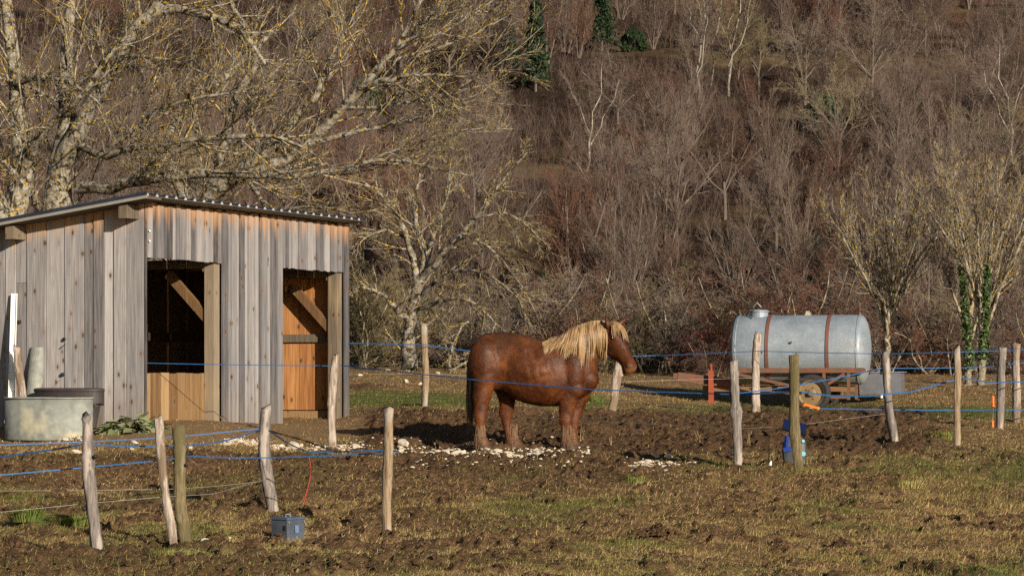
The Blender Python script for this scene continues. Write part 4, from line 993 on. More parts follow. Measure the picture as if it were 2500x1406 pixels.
def make_post(i, bx, by, tx, ty, s, wpx, bend, mat, label, ins, taper):
    D = F / s; X = (bx - 1250) / s; z0 = float(gz(X, D)) - .12
    zt = EYE + (HZ - ty) / s; xt = (tx - 1250) / s; h = zt - z0; r0 = wpx / s / 2
    K = 22; m = 12; r = np.random.default_rng(100 + i); V = []
    ph = r.uniform(0, 6.28, 4); sq = r.uniform(0, .5)
    for k in range(K):
        t = k / (K - 1); c = np.array([X + (xt - X) * t + bend / s * math.sin(t * math.pi) * 1.0 + .005 * math.sin(t * 9 + ph[0]), D + .02 * math.sin(t * 5 + ph[1]), z0 + h * t])
        rr = r0 * (1 + (taper - 1) * (.5 - t) * .6) * (1 + .05 * math.sin(t * 11 + ph[2]) + .04 * r.normal())
        if i == 10: rr *= 1 + .55 * math.exp(-((t - .56) / .07) ** 2)
        if i == 4: rr *= 1 + .15 * math.exp(-((t - .30) / .09) ** 2)
        for j in range(m):
            th = 2 * math.pi * j / m + .3 * t; q = rr * (1 + .10 * math.sin(3 * th + ph[3]) + .06 * math.sin(5 * th + ph[0] + t * 3) + .05 * r.normal())
            q *= 1 - sq * .18 * math.cos(4 * th)
            V.append(c + [q * math.cos(th), q * math.sin(th), 0])
    V = np.array(V); V[-m:, 2] += r.normal(0, .014, m) + .022 * np.cos(np.arange(m) * 2 * np.pi / m + ph[0]); V[-m:, :2] = V[-m:, :2] * .96 + V[-m:, :2].mean(0) * .04
    ctr = V[-m:].mean(0) + [0, 0, .004]; V = np.vstack([V, ctr]); n = K * m
    fs = [(a * m + b, a * m + (b + 1) % m, (a + 1) * m + (b + 1) % m, (a + 1) * m + b) for a in range(K - 1) for b in range(m)]
    fs += [((K - 1) * m + b, (K - 1) * m + (b + 1) % m, n) for b in range(m)]
    base = Vector((X, D, z0 + .12))
    o = MB().add(V - np.array(base), fs).obj("fence_post", mat, None, base, smooth=True)
    tag(o, label, "fence post", "fence posts")
    for (t, sd) in ins:
        p = base + Vector(((tx - bx) / s * t + bend / s * math.sin(t * math.pi) + sd * (r0 + .012), -.01, h * t - .12)); insul(p, o, base, .8 * (.7 if s < 180 else 1))
    return o
for i, p in enumerate(POSTS): make_post(i, *p)

# ------------------------------------------------------------------ tapes and wires
m_tape = plain("blue_tape", (.018, .085, .22), .6, 0, .35, 60)
m_wire = plain("pale_wire", (.34, .31, .28), .5, .3, .3, 60)
def tape(pts, label, wd=.018, sag=.0, name="fence_tape", mat=None, th=.0015):
    P = np.array([px3(*p) for p in pts]); out = [P[0]]
    for a, b in zip(P[:-1], P[1:]):
        n = max(3, int(np.linalg.norm(b - a) / .18))
        for k in range(1, n + 1):
            t = k / n; q = a + (b - a) * t; q = q - [0, 0, sag * np.linalg.norm(b - a) ** 2 * 4 * t * (1 - t) * .1]; out.append(q)
    P = np.array(out); n = len(P); mb = MB(); V = []
    if wd < .006:
        mb.tube(P - P[0], wd / 2, 5)
    else:
        tw = np.cumsum(rng.normal(0, .09, n)) * .5; tw -= np.linspace(tw[0], tw[-1], n)
        for k in range(n):
            T_ = P[min(k + 1, n - 1)] - P[max(k - 1, 0)]; T_ /= np.linalg.norm(T_); u = np.array([0, 0, 1.]); sd = np.cross(T_, u); sd /= np.linalg.norm(sd)
            c, s_ = math.cos(tw[k]), math.sin(tw[k]); uu = u * c + sd * s_; ss_ = sd * c - u * s_
            for a, b in ((-1, -1), (1, -1), (1, 1), (-1, 1)): V.append(P[k] - P[0] + uu * a * wd / 2 + ss_ * b * th / 2)
        fs = [(k * 4 + j, k * 4 + (j + 1) % 4, k * 4 + 4 + (j + 1) % 4, k * 4 + 4 + j) for k in range(n - 1) for j in range(4)] + [(3, 2, 1, 0), tuple(range((n - 1) * 4, n * 4))]
        mb.add(V, fs)
    o = mb.obj(name, mat or m_tape, None, P[0])
    return tag(o, label, "tape" if name == "fence_tape" else "wire", "fence tapes" if name == "fence_tape" else "fence wires")
tape([(-160, 1172, 285), (222, 1139, 281), (412, 1121, 272), (462, 1113, 266), (655, 1117, 250), (940, 1106, 255), (972, 1103, 255)], "lowest foreground blue tape, running from the left edge to the lone straight post", .011, .02)
tape([(-160, 1130, 270), (196, 1086, 282)], "blue tape from the left edge to the insulator on the nearest grey post", .014, .05)
tape([(206, 1084, 280), (378, 1089, 268)], "short blue tape between the nearest grey post and the slender leaning post", .013, .04)
tape([(384, 1087, 268), (470, 1086, 262), (628, 1049, 245)], "thin blue tape rising from the mossy post towards the crooked post", .013, .1)
tape([(-160, 1090, 250), (232, 1077, 245), (430, 1066, 244), (632, 1046, 242)], "upper foreground blue tape from the left edge to the crooked grey post", .011, .02)
tape([(655, 1050, 242), (700, 1080, 245), (752, 1104, 248), (940, 1099, 252), (960, 1100, 255)], "blue tape slanting down from the crooked post and then level to the straight post", .013, .0)
tape([(-60, 878, 184), (44, 880, 186), (115, 879, 186), (828, 893, 192)], "long thin blue tape passing across the whole front of the shed", .010, .008)
tape([(60, 880, 186), (115, 872, 186), (160, 840, 188)], "short blue tape rising to an insulator on the shed's end wall", .014, .06)
tape([(832, 892, 192), (1037, 914, 200), (1150, 926, 204), (1450, 951, 212), (1780, 962, 219)], "blue tape crossing in front of the horse's legs and belly to the knotty post", .013, .0)
tape([(1790, 963, 219), (1945, 956, 224)], "short doubled blue tape between the knotty post and the mossy post", .018, .01)
tape([(1790, 961, 219), (1945, 941, 205), (2080, 915, 198), (2160, 897, 195)], "blue tape climbing across the tanker wheel to the leaning smooth post", .012, .01)
tape([(1950, 956, 224), (2030, 966, 215), (2120, 967, 205), (2230, 955, 200), (2348, 922, 198), (2425, 934, 180), (2560, 930, 165)], "sagging blue tape from the mossy post below the sheet metal box to the right edge", .016, .0)
tape([(2000, 997, 214), (2170, 1000, 196), (2336, 1001, 190), (2441, 1000, 172), (2560, 1001, 168)], "lowest blue tape on the right side, starting at the level gate handle", .013, .0)
tape([(845, 837, 166), (1036, 841, 168), (1200, 862, 160)], "upper blue tape from the shed corner passing behind the horse's rump", .011, .02)
tape([(1480, 870, 160), (1600, 868, 160), (1850, 857, 164), (2162, 864, 170), (2336, 859, 172), (2447, 856, 170), (2481, 855, 167), (2560, 849, 165)], "upper blue tape running behind the horse's head and across the big tank", .010, .006)
tape([(2162, 899, 190), (2336, 898, 185), (2424, 895, 174)], "middle blue tape between the leaning smooth post and the two gate handles", .011, .0)
tape([(2460, 890, 170), (2481, 886, 167), (2560, 884, 165)], "short blue tape leading from the grey post to the right edge", .011, .0)
tape([(2424, 894, 174), (2425, 963, 173)], "vertical blue cord carrying the two orange gate handles", .009, .0)
tape([(845, 992, 180), (1100, 1008, 188), (1790, 1046, 216)], "pale wire crossing low behind the horse's cannons to the knotty post", .0045, .0, "fence_wire", m_wire)
tape([(1800, 1047, 218), (1945, 1038, 220), (2160, 1010, 200)], "pale wire rising from the knotty post to the leaning smooth post", .004, .0, "fence_wire", m_wire)
tape([(-160, 1198, 278), (225, 1196, 280), (430, 1193, 270), (640, 1174, 244)], "thin wire low across the left foreground, the upper of two", .004, .01, "fence_wire", m_wire)
tape([(-160, 1265, 290), (216, 1228, 285), (392, 1213, 274), (520, 1205, 262), (640, 1172, 244)], "thin wire low across the left foreground, the lower of two", .004, .01, "fence_wire", m_wire)
tape([(845, 914, 166), (1032, 912, 168), (1495, 932, 166), (1848, 922, 164), (2336, 940, 172), (2481, 933, 167), (2560, 931, 165)], "pale wire of the back fence running below the tank", .0045, .0, "fence_wire", m_wire)
tape([(2425, 995, 172), (2424, 1024, 172)], "short wire link between the two orange gate handles", .004, 0, "fence_wire", m_wire)
tape([(160, 1003 - 0, 187), (104, 968, 186), (10, 990, 186)][::-1] if False else [(158, 918, 188), (115, 958, 187), (20, 990, 186)], "thin wire from the shed's lower insulator down across the trough", .004, .02, "fence_wire", m_wire)

# ------------------------------------------------------------------ white stones
t = NT("limestone"); v = t.co(); oi = t.n("ObjectInfo").outputs["Random"]; n = t.noise(v, 30, 5, .7); n2 = t.noise(v, 9, 3)
c = t.ramp(n, [(.3, (.30, .25, .18)), (.6, (.54, .49, .41)), (.8, (.68, .64, .56))]); c = t.mix(t.math('MULTIPLY', t.step(n2, .5, .65), .6), c, (.40, .25, .12))
c = t.mix(t.math('MULTIPLY', oi, .4), c, (.36, .30, .22)); t.col(c).p(rough=.9, spec=.15); t.bump(n, .5, .01); m_stone = t.m
import bmesh
SM = []
for k in range(9):
    bm = bmesh.new(); bmesh.ops.create_icosphere(bm, subdivisions=2, radius=1)
    r = np.random.default_rng(60 + k); pl = r.normal(size=(9, 3)); pl /= np.linalg.norm(pl, axis=1, keepdims=True); of = r.uniform(.55, .85, 9)
    for vtx in bm.verts:
        p = np.array(vtx.co)
        for a, o_ in zip(pl, of):
            d = p @ a
            if d > o_: p = p - a * (d - o_)
        vtx.co = p * [1.25, .9, .7]
    me = bpy.data.meshes.new("stone"); bm.to_mesh(me); bm.free(); me.materials.append(m_stone); me.polygons.foreach_set("use_smooth", np.zeros(len(me.polygons), bool)); SM.append(me)
def stones(pts, sizes, label, group, big=None):
    px = np.array([p[0] for p in pts], float); py = np.array([p[1] for p in pts], float); X, D, Z = hit(px, py)
    for k in range(len(pts)):
        o = bpy.data.objects.new("stone", SM[random.randrange(9)]); link(o); r = sizes[k]
        o.location = (X[k], D[k], Z[k] + r * random.uniform(.05, .3)); o.rotation_euler = (random.uniform(-.3, .3), random.uniform(-.3, .3), random.uniform(0, 6.3)); o.scale = (r, r * random.uniform(.8, 1.1), r * random.uniform(.75, 1.05))
        tag(o, label, "stone", group)
r = np.random.default_rng(21)
def band(n, x0, x1, yf, sy, s0, s1):
    x = r.uniform(x0, x1, n); y = yf(x) + r.normal(0, sy, n); return list(zip(x, y)), s0 + (s1 - s0) * r.uniform(0, 1, n) ** 2.2
p, s = band(34, 540, 640, lambda x: 1082 + 0 * x, 5, .02, .06); stones(p, s, "white stone among the small rubble in front of the shed's boards, behind the crooked post", "rubble by the crooked post")
p, s = band(40, 665, 960, lambda x: 1090 + .02 * (x - 665), 5, .018, .055); stones(p, s, "small white stone of the row between the crooked post and the straight post", "rubble row before the shed")
p, s = band(60, 975, 1240, lambda x: 1100 + .04 * (x - 975), 7, .022, .07); stones(p, s, "white stone of the row lying left of and under the horse's hind hooves", "rubble behind the horse")
p, s = band(70, 1240, 1445, lambda x: 1112 + 0 * x, 6, .022, .068); stones(p, s, "white stone heaped between the horse's hind and front hooves", "rubble under the horse")
p, s = band(10, 1000, 1440, lambda x: 1135 + 0 * x, 9, .02, .045); stones(p, s, "pale stone sunk in the mud a little in front of the stone row", "scattered stones in the mud")
p, s = band(34, 1520, 1640, lambda x: 1141 - .06 * (x - 1520), 7, .022, .06); stones(p, s, "white stone of the separate heap lying right of the horse", "heap right of the horse")
p, s = band(8, 1640, 1710, lambda x: 1138 + 0 * x, 3, .02, .045); stones(p, s, "small white stone trailing off the heap towards the knotty post", "stones trailing off the heap")
p, s = band(26, -20, 215, lambda x: 1070 + 0 * x, 4, .022, .06); stones(p, s, "white stone lying along the foot of the galvanised trough", "stones by the trough")
for (x, y, q, l) in ((985, 1093, .10, "large smooth flat white stone just right of the straight fence post"), (715, 1085, .095, "large pale wedge shaped stone right of the crooked post"), (1210, 1104, .085, "long white stone between the horse's two hind hooves"), (1684, 1139, .085, "squarish ochre white stone right of the separate heap"), (1600, 1141, .085, "big white block on top of the separate heap"),
                     (992, 933, .09, "white rock alone on the far grass left of the slim fence post"), (880, 919, .08, "flat white stone on the far grass near the shed corner"), (947, 906, .06, "small white stone beside the foot of the field tree"), (1028, 936, .06, "white stone touching the slim back fence post"), (1068, 914, .06, "pale stone at the edge of the thicket right of the field tree"),
                     (187, 1098, .07, "ochre stone beside the nearest grey post"), (330, 1082, .055, "tan stone left of the slender leaning post"), (322, 1098, .045, "round tan stone in the mud left of the slender leaning post"), (500, 1330, .035, "small white stone right of the mossy post's foot"), (556, 1322, .03, "white pebble left of the battery box"), (465, 1097, .04, "round tan stone just right of the mossy post's top"), (1515, 918, .05, "small grey stone on the grass below the thicket")):
    stones([(x, y)], [q], l, "single stones")
rr_ = np.random.default_rng(8); bp = []
for n, x0, x1, yf, sy in ((170, 545, 660, lambda x: 1082 + 0 * x, 6), (190, 660, 970, lambda x: 1091 + .02 * (x - 665), 6), (280, 960, 1250, lambda x: 1101 + .04 * (x - 975), 8), (340, 1235, 1440, lambda x: 1113 + 0 * x, 7), (130, 1000, 1440, lambda x: 1130 + 0 * x, 10), (190, 1520, 1650, lambda x: 1141 - .06 * (x - 1520), 7), (140, -20, 215, lambda x: 1070 + 0 * x, 4)):
    x = rr_.uniform(x0, x1, n); bp += list(zip(x, yf(x) + rr_.normal(0, sy, n)))
bp = np.array(bp); X, D, Z = hit(bp[:, 0], bp[:, 1]); v0 = np.array([v.co[:] for v in SM[0].vertices]); f0 = np.array([list(p_.vertices) for p_ in SM[0].polygons]); n = len(X)
rad = rr_.uniform(.007, .019, n)[:, None, None] * rr_.uniform(.75, 1.2, (n, 1, 3)) * np.array([.9, 1, 1.3]); V = v0[None] * rad * (1 + rr_.uniform(-.15, .15, (n, len(v0), 1))) + np.stack([X, D, Z + .004], 1)[:, None]
tag(obj("stone_chips", npmesh("stone_chips", V.reshape(-1, 3), [(np.arange(n)[:, None, None] * len(v0) + f0[None]).reshape(-1, 3)], m_stone, False)), kind='stuff')
# dead stalks
def clump(px, py, n, h, label, mat, name="dead_stalks", cat="weed", sp=.03, lean=.25):
    X, D, Z = [float(a[0]) for a in hit(px, py)]; mb = MB(); rr = np.random.default_rng(int(px))
    for k in range(n):
        a = rr.normal(0, sp, 2); hh = h * rr.uniform(.7, 1.1); l = rr.normal(0, lean, 2) * hh
        mb.tube(resample([(a[0], a[1], -.03), (a[0] + l[0] * .3, a[1], hh * .5), (a[0] + l[0] * .8, a[1] + l[1], hh)], 6), np.linspace(.006, .002, 6), 5)
    tag(mb.obj(name, mat, None, (X, D, Z)), label, cat, "dry weeds")
m_stalk = plain("dry_stalk", (.25, .17, .08), .8)
clump(1875, 1132, 2, .46, "pair of tall dry stalks standing left of the fence unit", m_stalk, sp=.035, lean=.1)
clump(1410, 1093, 5, .24, "few dry stalks beside the horse's front hooves", m_stalk)
clump(1495, 1098, 3, .16, "small forked dry stalk in the mud right of the horse", m_stalk)
clump(1710, 1085, 2, .2, "thin dry stalk in churned mud left of the knotty post", m_stalk)
clump(1825, 1090, 3, .18, "short dry stalks just right of the knotty post", m_stalk)
clump(1330, 1118, 2, .1, "stub of dry stalk among the white stones under the horse", m_stalk)
def tuft(px, py, n, Rr, h, label, mat, a0=0., a1=1.):
    X, D, Z = [float(a[0]) for a in hit(px, py)]; rr = np.random.default_rng(int(px + py)); th = rr.uniform(0, 6.28, n); q = Rr * rr.uniform(0, 1, n) ** .7
    B0 = np.stack([q * np.cos(th), q * np.sin(th) * .7, -.02 + 0 * q], 1); L = h * rr.uniform(.5, 1.1, n); o = rr.uniform(.1, .7, n); dr = np.stack([np.cos(th) * o, np.sin(th) * o, np.sqrt(1 - o * o)], 1)
    sd = np.stack([-np.sin(th) * .6 + .5, np.cos(th), 0 * th], 1) * .0035; P1 = B0 + dr * (L * .6)[:, None]; P2 = B0 + (dr + np.stack([dr[:, 0] * .8, dr[:, 1] * .8, -.35 - 0 * th], 1) * .7) * L[:, None]
    V = np.stack([B0 - sd, B0 + sd, P1 - sd * .7, P1 + sd * .7, P2], 1).reshape(-1, 3); i = np.arange(n)[:, None] * 5
    o = obj("grass_tuft", npmesh("grass_tuft", V, [i + np.array([[0, 1, 3, 2]]), i + np.array([[2, 3, 4]])], mat, False, {"tint": ('POINT', np.repeat(rr.uniform(a0, a1, n), 5))}), None, (X, D, Z))
    tag(o, label, "grass tuft", "grass tufts")
tuft(62, 1290, 420, .16, .24, "bushy dark green grass tuft in the left foreground", m_grass, 0, .5)
tuft(178, 1290, 300, .14, .2, "dark green grass tuft just left of the nearest grey post", m_grass, 0, .5)
tuft(1545, 1180, 0 + 200, .15, .14, "green tuft in the middle right meadow", m_grass, 0, .7)
tuft(2300, 1070, 420, .22, .22, "leafy green tuft left of the thin split post", m_grass, .1, .7)
tuft(420, 1366, 350, .25, .14, "green grass tuft at the feet of the paired posts", m_grass, .1, .8)
tuft(700, 1018, 260, .12, .16, "tuft of pale straw by the doorway's left post", m_straw, .4, 1)
tuft(2210, 1190, 200, .2, .16, "pale green tuft on the right meadow", m_grass, .4, 1)
tuft(1450, 985, 240, .16, .16, "dark green tuft left of the pale post under the horse's head", m_grass, 0, .5)

def mound(px, py, n, Rr, r0, label, name="earth_mound", cat="earth mound"):
    X, D, Z = [float(a[0]) for a in hit(px, py)]; rr = np.random.default_rng(int(px * 3 + py)); v0 = np.array([v.co[:] for v in SM[0].vertices]) / [1.25, .9, .7]; f0 = np.array([list(p_.vertices) for p_ in SM[0].polygons])
    q = Rr * rr.uniform(0, 1, n) ** .7; th = rr.uniform(0, 6.28, n); rad = r0 * rr.uniform(.4, 1, n); c = np.stack([q * np.cos(th), q * np.sin(th) * .7, np.maximum(0, (Rr - q)) * .55 * rr.uniform(.3, 1, n)], 1)
    V = v0[None] * rad[:, None, None] * (1 + rr.uniform(-.3, .3, (n, len(v0), 1))) + c[:, None]; F_ = (np.arange(n)[:, None, None] * len(v0) + f0[None]).reshape(-1, 3)
    tag(obj(name, npmesh(name, V.reshape(-1, 3), [F_], m_clod, False), None, (X, D, Z)), label, cat, "heaps on the ground")
mound(228, 1250, 90, .13, .035, "dark crumbly heap of earth just left of the nearest grey post")
mound(228, 1300, 70, .10, .03, "small dark earth heap at the shaded foot of the nearest grey post")
mound(30, 1345, 120, .24, .04, "broad dark earth mound in the lower left corner")
mound(1610, 1325, 90, .2, .03, "low dark clod heap in the foreground meadow below the white stones")
mound(1900, 1335, 60, .14, .03, "pale crumbly heap of droppings in the foreground right of the middle", "dung_heap", "dung")
mound(2060, 1335, 80, .16, .035, "dark clod heap in the foreground below the fence unit")
mound(1622, 1034, 60, .16, .035, "dark earth heap on the edge of the churned mud right of the horse")
mound(1842, 1036, 50, .12, .03, "round dark earth heap behind the knotty post")
# ------------------------------------------------------------------ bare trees
def grow(P, Rr, n, ang, lenr, K, r, trop=.0, curl=.12, tmin=.25, up=None, taper=.35, rr=.6, tpow=1.):
    B_, K0, _ = P.shape
    L = np.linalg.norm(np.diff(P, axis=1), axis=2).sum(1)
    t = tmin + (1 - tmin) * ((np.arange(n)[None] + r.uniform(0, 1, (B_, n))) / n) ** tpow; t = np.clip(t, 0, .995)
    f = t * (K0 - 1); i = f.astype(int); i = np.minimum(i, K0 - 2); fr = f - i; b = np.arange(B_)[:, None]
    p = P[b, i] * (1 - fr[..., None]) + P[b, i + 1] * fr[..., None]; T = P[b, i + 1] - P[b, i]; T /= np.linalg.norm(T, axis=2, keepdims=True) + 1e-9
    Rp = Rr[b, i] * (1 - fr) + Rr[b, i + 1] * fr
    rv = r.normal(size=T.shape); pe = np.cross(T, rv); pe /= np.linalg.norm(pe, axis=2, keepdims=True) + 1e-9
    a = ang * r.uniform(.6, 1.35, (B_, n))[..., None]; d = T * np.cos(a) + pe * np.sin(a)
    l = (L[:, None] * lenr * (1.05 - .55 * t) * r.uniform(.55, 1.25, (B_, n)))
    N = B_ * n; p = p.reshape(N, 3); d = d.reshape(N, 3); l = l.reshape(N); Rp = Rp.reshape(N)
    out = np.empty((N, K, 3)); out[:, 0] = p; st = (l / (K - 1))[:, None]
    for k in range(1, K):
        d = d + r.normal(0, curl, d.shape) + np.array([0, 0, trop]); d /= np.linalg.norm(d, axis=1, keepdims=True); out[:, k] = out[:, k - 1] + d * st
    R2 = (Rp * rr)[:, None] * np.linspace(1, taper, K)[None]
    return out, R2
def tmesh(name, parts, mat, ms):
    V = []; Q = []; n = 0
    for (P, Rr), m in zip(parts, ms):
        if len(P) == 0: continue
        v, q = tubes(P, Rr, m); V.append(v); Q.append(q + n); n += len(v)
    return npmesh(name, np.vstack(V), [np.vstack(Q)], mat, True)
def limbs(L, K=14):
    Ps, Rs = [], []
    for pl in L:
        q = np.array([list(px3(a, b, F / d)) + [w_ * .46 / (F / d)] for a, b, d, w_ in pl]); q = resample(q, K)
        Ps.append(q[:, :3]); Rs.append(q[:, 3])
    return np.array(Ps), np.array(Rs)
def rough(P, Rr, r, a=.25, b=.06):
    P = P.copy(); P[:, 1:-1] += r.normal(0, 1, P[:, 1:-1].shape) * (Rr[:, 1:-1, None] * a + .004); return P, Rr * (1 + r.normal(0, b, Rr.shape))
def hero(name, base, L, label, cat, seed, wt, wc, n1=9, n2=8, n3=6, n4=0, tmin=.15, len1=.42, mt=None, mtw=None, trop=.02, lr=.0):
    """limbs drawn as polylines (photo px, row, distance, width px), twigs grown from them"""
    r = np.random.default_rng(seed); P, Rr = limbs(L); P, Rr = rough(P, Rr, r)
    b = np.array(base); e = empty(name, tuple(b), label, cat, "bare trees by the field")
    # roots of side growth scale with what the limb is thick enough for
    P1, R1 = grow(P, np.minimum(Rr, .04), n1, .62, len1, 11, r, trop, .085, tmin, rr=.5, taper=.4)
    P2, R2 = grow(P1, R1, n2, .55, .55, 8, r, trop, .085, .15, rr=.5, taper=.45); R2 = np.maximum(R2, .0034)
    P3, R3 = grow(P2, R2, n3, .6, .65, 6, r, trop + .03, .11, .15, rr=.6, taper=.5); R3 = np.maximum(R3, .0023)
    Pt, Rt = grow(P, np.minimum(Rr, .02), 9, .9, .16, 6, r, .05, .15, .1, rr=.6)
    Rt = np.maximum(Rt, .004)
    V = lambda P: P - b
    o = obj("trunk", tmesh("trunk", [(V(P), Rr)], mt or m_bark_big, [12]), e)
    par = [(V(P1), R1), (V(P2), R2), (V(P3), R3), (V(Pt), Rt)]
    obj("crown", tmesh("crown", par, mtw or m_bark_twig, [6, 4, 3, 3]), e)
    return e
# the big lichen covered trees behind the shed (px, row, distance, width px)
d0 = 46
G = lambda px, py, d: px3(px, py, F / d)
Lt = [[(0, 1000, 46, 90), (5, 800, 46, 80), (20, 560, 46, 72), (52, 420, 46, 60), (45, 260, 46.2, 44), (25, 120, 46.4, 34), (10, -40, 46.5, 28), (5, -300, 46.6, 18)],
      [(30, 560, 46, 50), (-40, 400, 45.6, 40), (-110, 200, 45, 30), (-160, -50, 44.6, 20)],
      [(50, 440, 46, 34), (90, 330, 45.4, 20), (190, 250, 44.8, 16), (250, 160, 44.6, 12), (330, 60, 44.4, 8)],
      [(40, 200, 46, 22), (100, 190, 45.5, 14), (170, 200, 45, 10), (240, 250, 44.6, 7)]]
hero("big_tree", G(0, 920, 46), Lt, "big bare tree with a lichen grey trunk at the left edge behind the roof", "tree", 41, 1, 1, 12, 8, 5, len1=.46)
Lt = [[(130, 1000, 47, 95), (128, 700, 47, 85), (132, 520, 47, 74), (150, 420, 47, 66), (165, 300, 47, 54), (160, 180, 47, 36), (168, 60, 47, 26), (180, -80, 47, 20), (190, -300, 47, 12)],
      [(150, 400, 47, 56), (200, 300, 46.6, 46), (245, 210, 46.2, 42), (290, 120, 46, 38), (350, 50, 45.8, 36), (420, -10, 45.6, 32), (500, -90, 45.2, 24), (580, -220, 45, 12)],
      [(355, 45, 45.8, 26), (430, 20, 45.6, 24), (520, 40, 45.2, 18), (590, 70, 45, 14), (650, 160, 44.8, 9)],
      [(175, 280, 47, 20), (165, 220, 46.5, 26), (250, 150, 46, 13), (330, 130, 45.5, 11), (430, 150, 45, 8), (520, 190, 44.6, 6)],
      [(170, 330, 47, 24), (240, 390, 46.2, 20), (330, 360, 45.6, 16), (440, 345, 45, 16), (560, 335, 44.6, 15), (640, 322, 44.4, 12), (720, 345, 44.2, 8), (790, 390, 44, 5)],
      [(240, 380, 46, 16), (320, 320, 45.4, 13), (400, 260, 45, 11), (500, 235, 44.6, 9), (600, 225, 44.4, 6)],
      [(100, 520, 47, 22), (60, 430, 46, 16), (-20, 380, 45.5, 10)],
      [(150, 250, 47, 14), (80, 215, 46.4, 10), (0, 190, 46, 8), (-80, 200, 45.6, 5)],
      [(190, 460, 46.8, 34), (280, 450, 46.2, 30), (380, 440, 45.6, 28), (450, 420, 45.2, 26), (520, 425, 44.9, 24), (600, 430, 44.6, 18), (700, 425, 44.4, 12), (800, 400, 44.2, 8)],
      [(300, 448, 46, 18), (380, 400, 45.5, 15), (460, 360, 45, 12), (520, 350, 44.8, 9)]]
hero("big_tree", G(130, 920, 47), Lt, "huge forked bare tree with white and yellow lichen behind the shed's end wall", "tree", 42, 1, 1, 13, 8, 5, len1=.44)
Lt = [[(455, 1000, 48, 84), (470, 700, 48, 74), (495, 520, 48, 62), (560, 440, 47.6, 52), (640, 360, 47.2, 44), (720, 290, 47, 36), (830, 280, 46.6, 1), (830, 280, 46.6, 1)][:6],
      [(700, 400, 47, 26), (760, 340, 46.8, 28), (830, 265, 46.5, 26), (895, 205, 46.2, 24), (940, 150, 46, 16), (985, 95, 45.8, 14), (1020, 20, 45.6, 11), (1045, -60, 45.5, 8)],
      [(880, 215, 46.2, 18), (960, 195, 45.8, 14), (1020, 180, 45.6, 10), (1100, 185, 45.4, 6), (1170, 190, 45.2, 4)],
      [(560, 440, 47.6, 40), (630, 420, 47, 36), (690, 400, 46.8, 30), (740, 370, 46.7, 22), (760, 345, 46.7, 24)],
      [(905, 195, 46.2, 14), (970, 120, 45.9, 12), (1030, 70, 45.7, 10), (1080, 0, 45.5, 8), (1110, -60, 45.4, 5)],
      [(720, 290, 47, 26), (770, 240, 46.8, 18), (800, 160, 46.7, 13), (850, 60, 46.6, 9), (900, -40, 46.5, 6)],
      [(500, 520, 48, 36), (540, 400, 47.6, 24), (570, 240, 47.2, 20), (640, 150, 47, 18), (620, 80, 46.8, 16), (560, 20, 46.6, 12), (530, -60, 46.5, 8)],
      [(480, 560, 48, 30), (400, 380, 48.2, 26), (440, 270, 48.4, 28), (520, 210, 48.5, 24), (600, 150, 48.6, 16), (680, 60, 48.7, 10)],
      [(640, 430, 46.8, 22), (740, 430, 46.4, 16), (860, 405, 46.2, 12), (960, 385, 46, 9), (1060, 410, 45.8, 6), (1150, 430, 45.6, 4)],
      [(860, 405, 46.2, 9), (960, 370, 46, 7), (1070, 330, 45.8, 5), (1190, 310, 45.6, 4)],
      [(760, 350, 46.7, 16), (870, 320, 46.4, 12), (980, 300, 46.2, 9), (1090, 260, 46, 6), (1190, 220, 45.8, 4)],
      [(940, 150, 46, 10), (1040, 130, 45.8, 8), (1150, 90, 45.6, 5), (1240, 40, 45.4, 3)],
      [(1010, 110, 45.8, 9), (1100, 70, 45.6, 7), (1180, 20, 45.5, 5), (1250, -40, 45.3, 3)],
      [(830, 265, 46.5, 12), (960, 260, 46.2, 9), (1100, 230, 45.9, 6), (1230, 150, 45.7, 4), (1330, 60, 45.5, 2)],
      [(600, 430, 47, 14), (660, 520, 46, 10), (760, 500, 45.6, 7), (860, 520, 45.4, 4)],
      [(640, 360, 47.2, 18), (600, 280, 46.8, 14), (640, 200, 46.6, 11), (740, 120, 46.4, 8), (800, 40, 46.2, 5)]]
hero("big_tree", G(460, 920, 48), Lt, "wide bare tree leaning right above the shed's roof, its limbs reaching the upper middle", "tree", 43, 1, 1, 13, 8, 5, len1=.44)
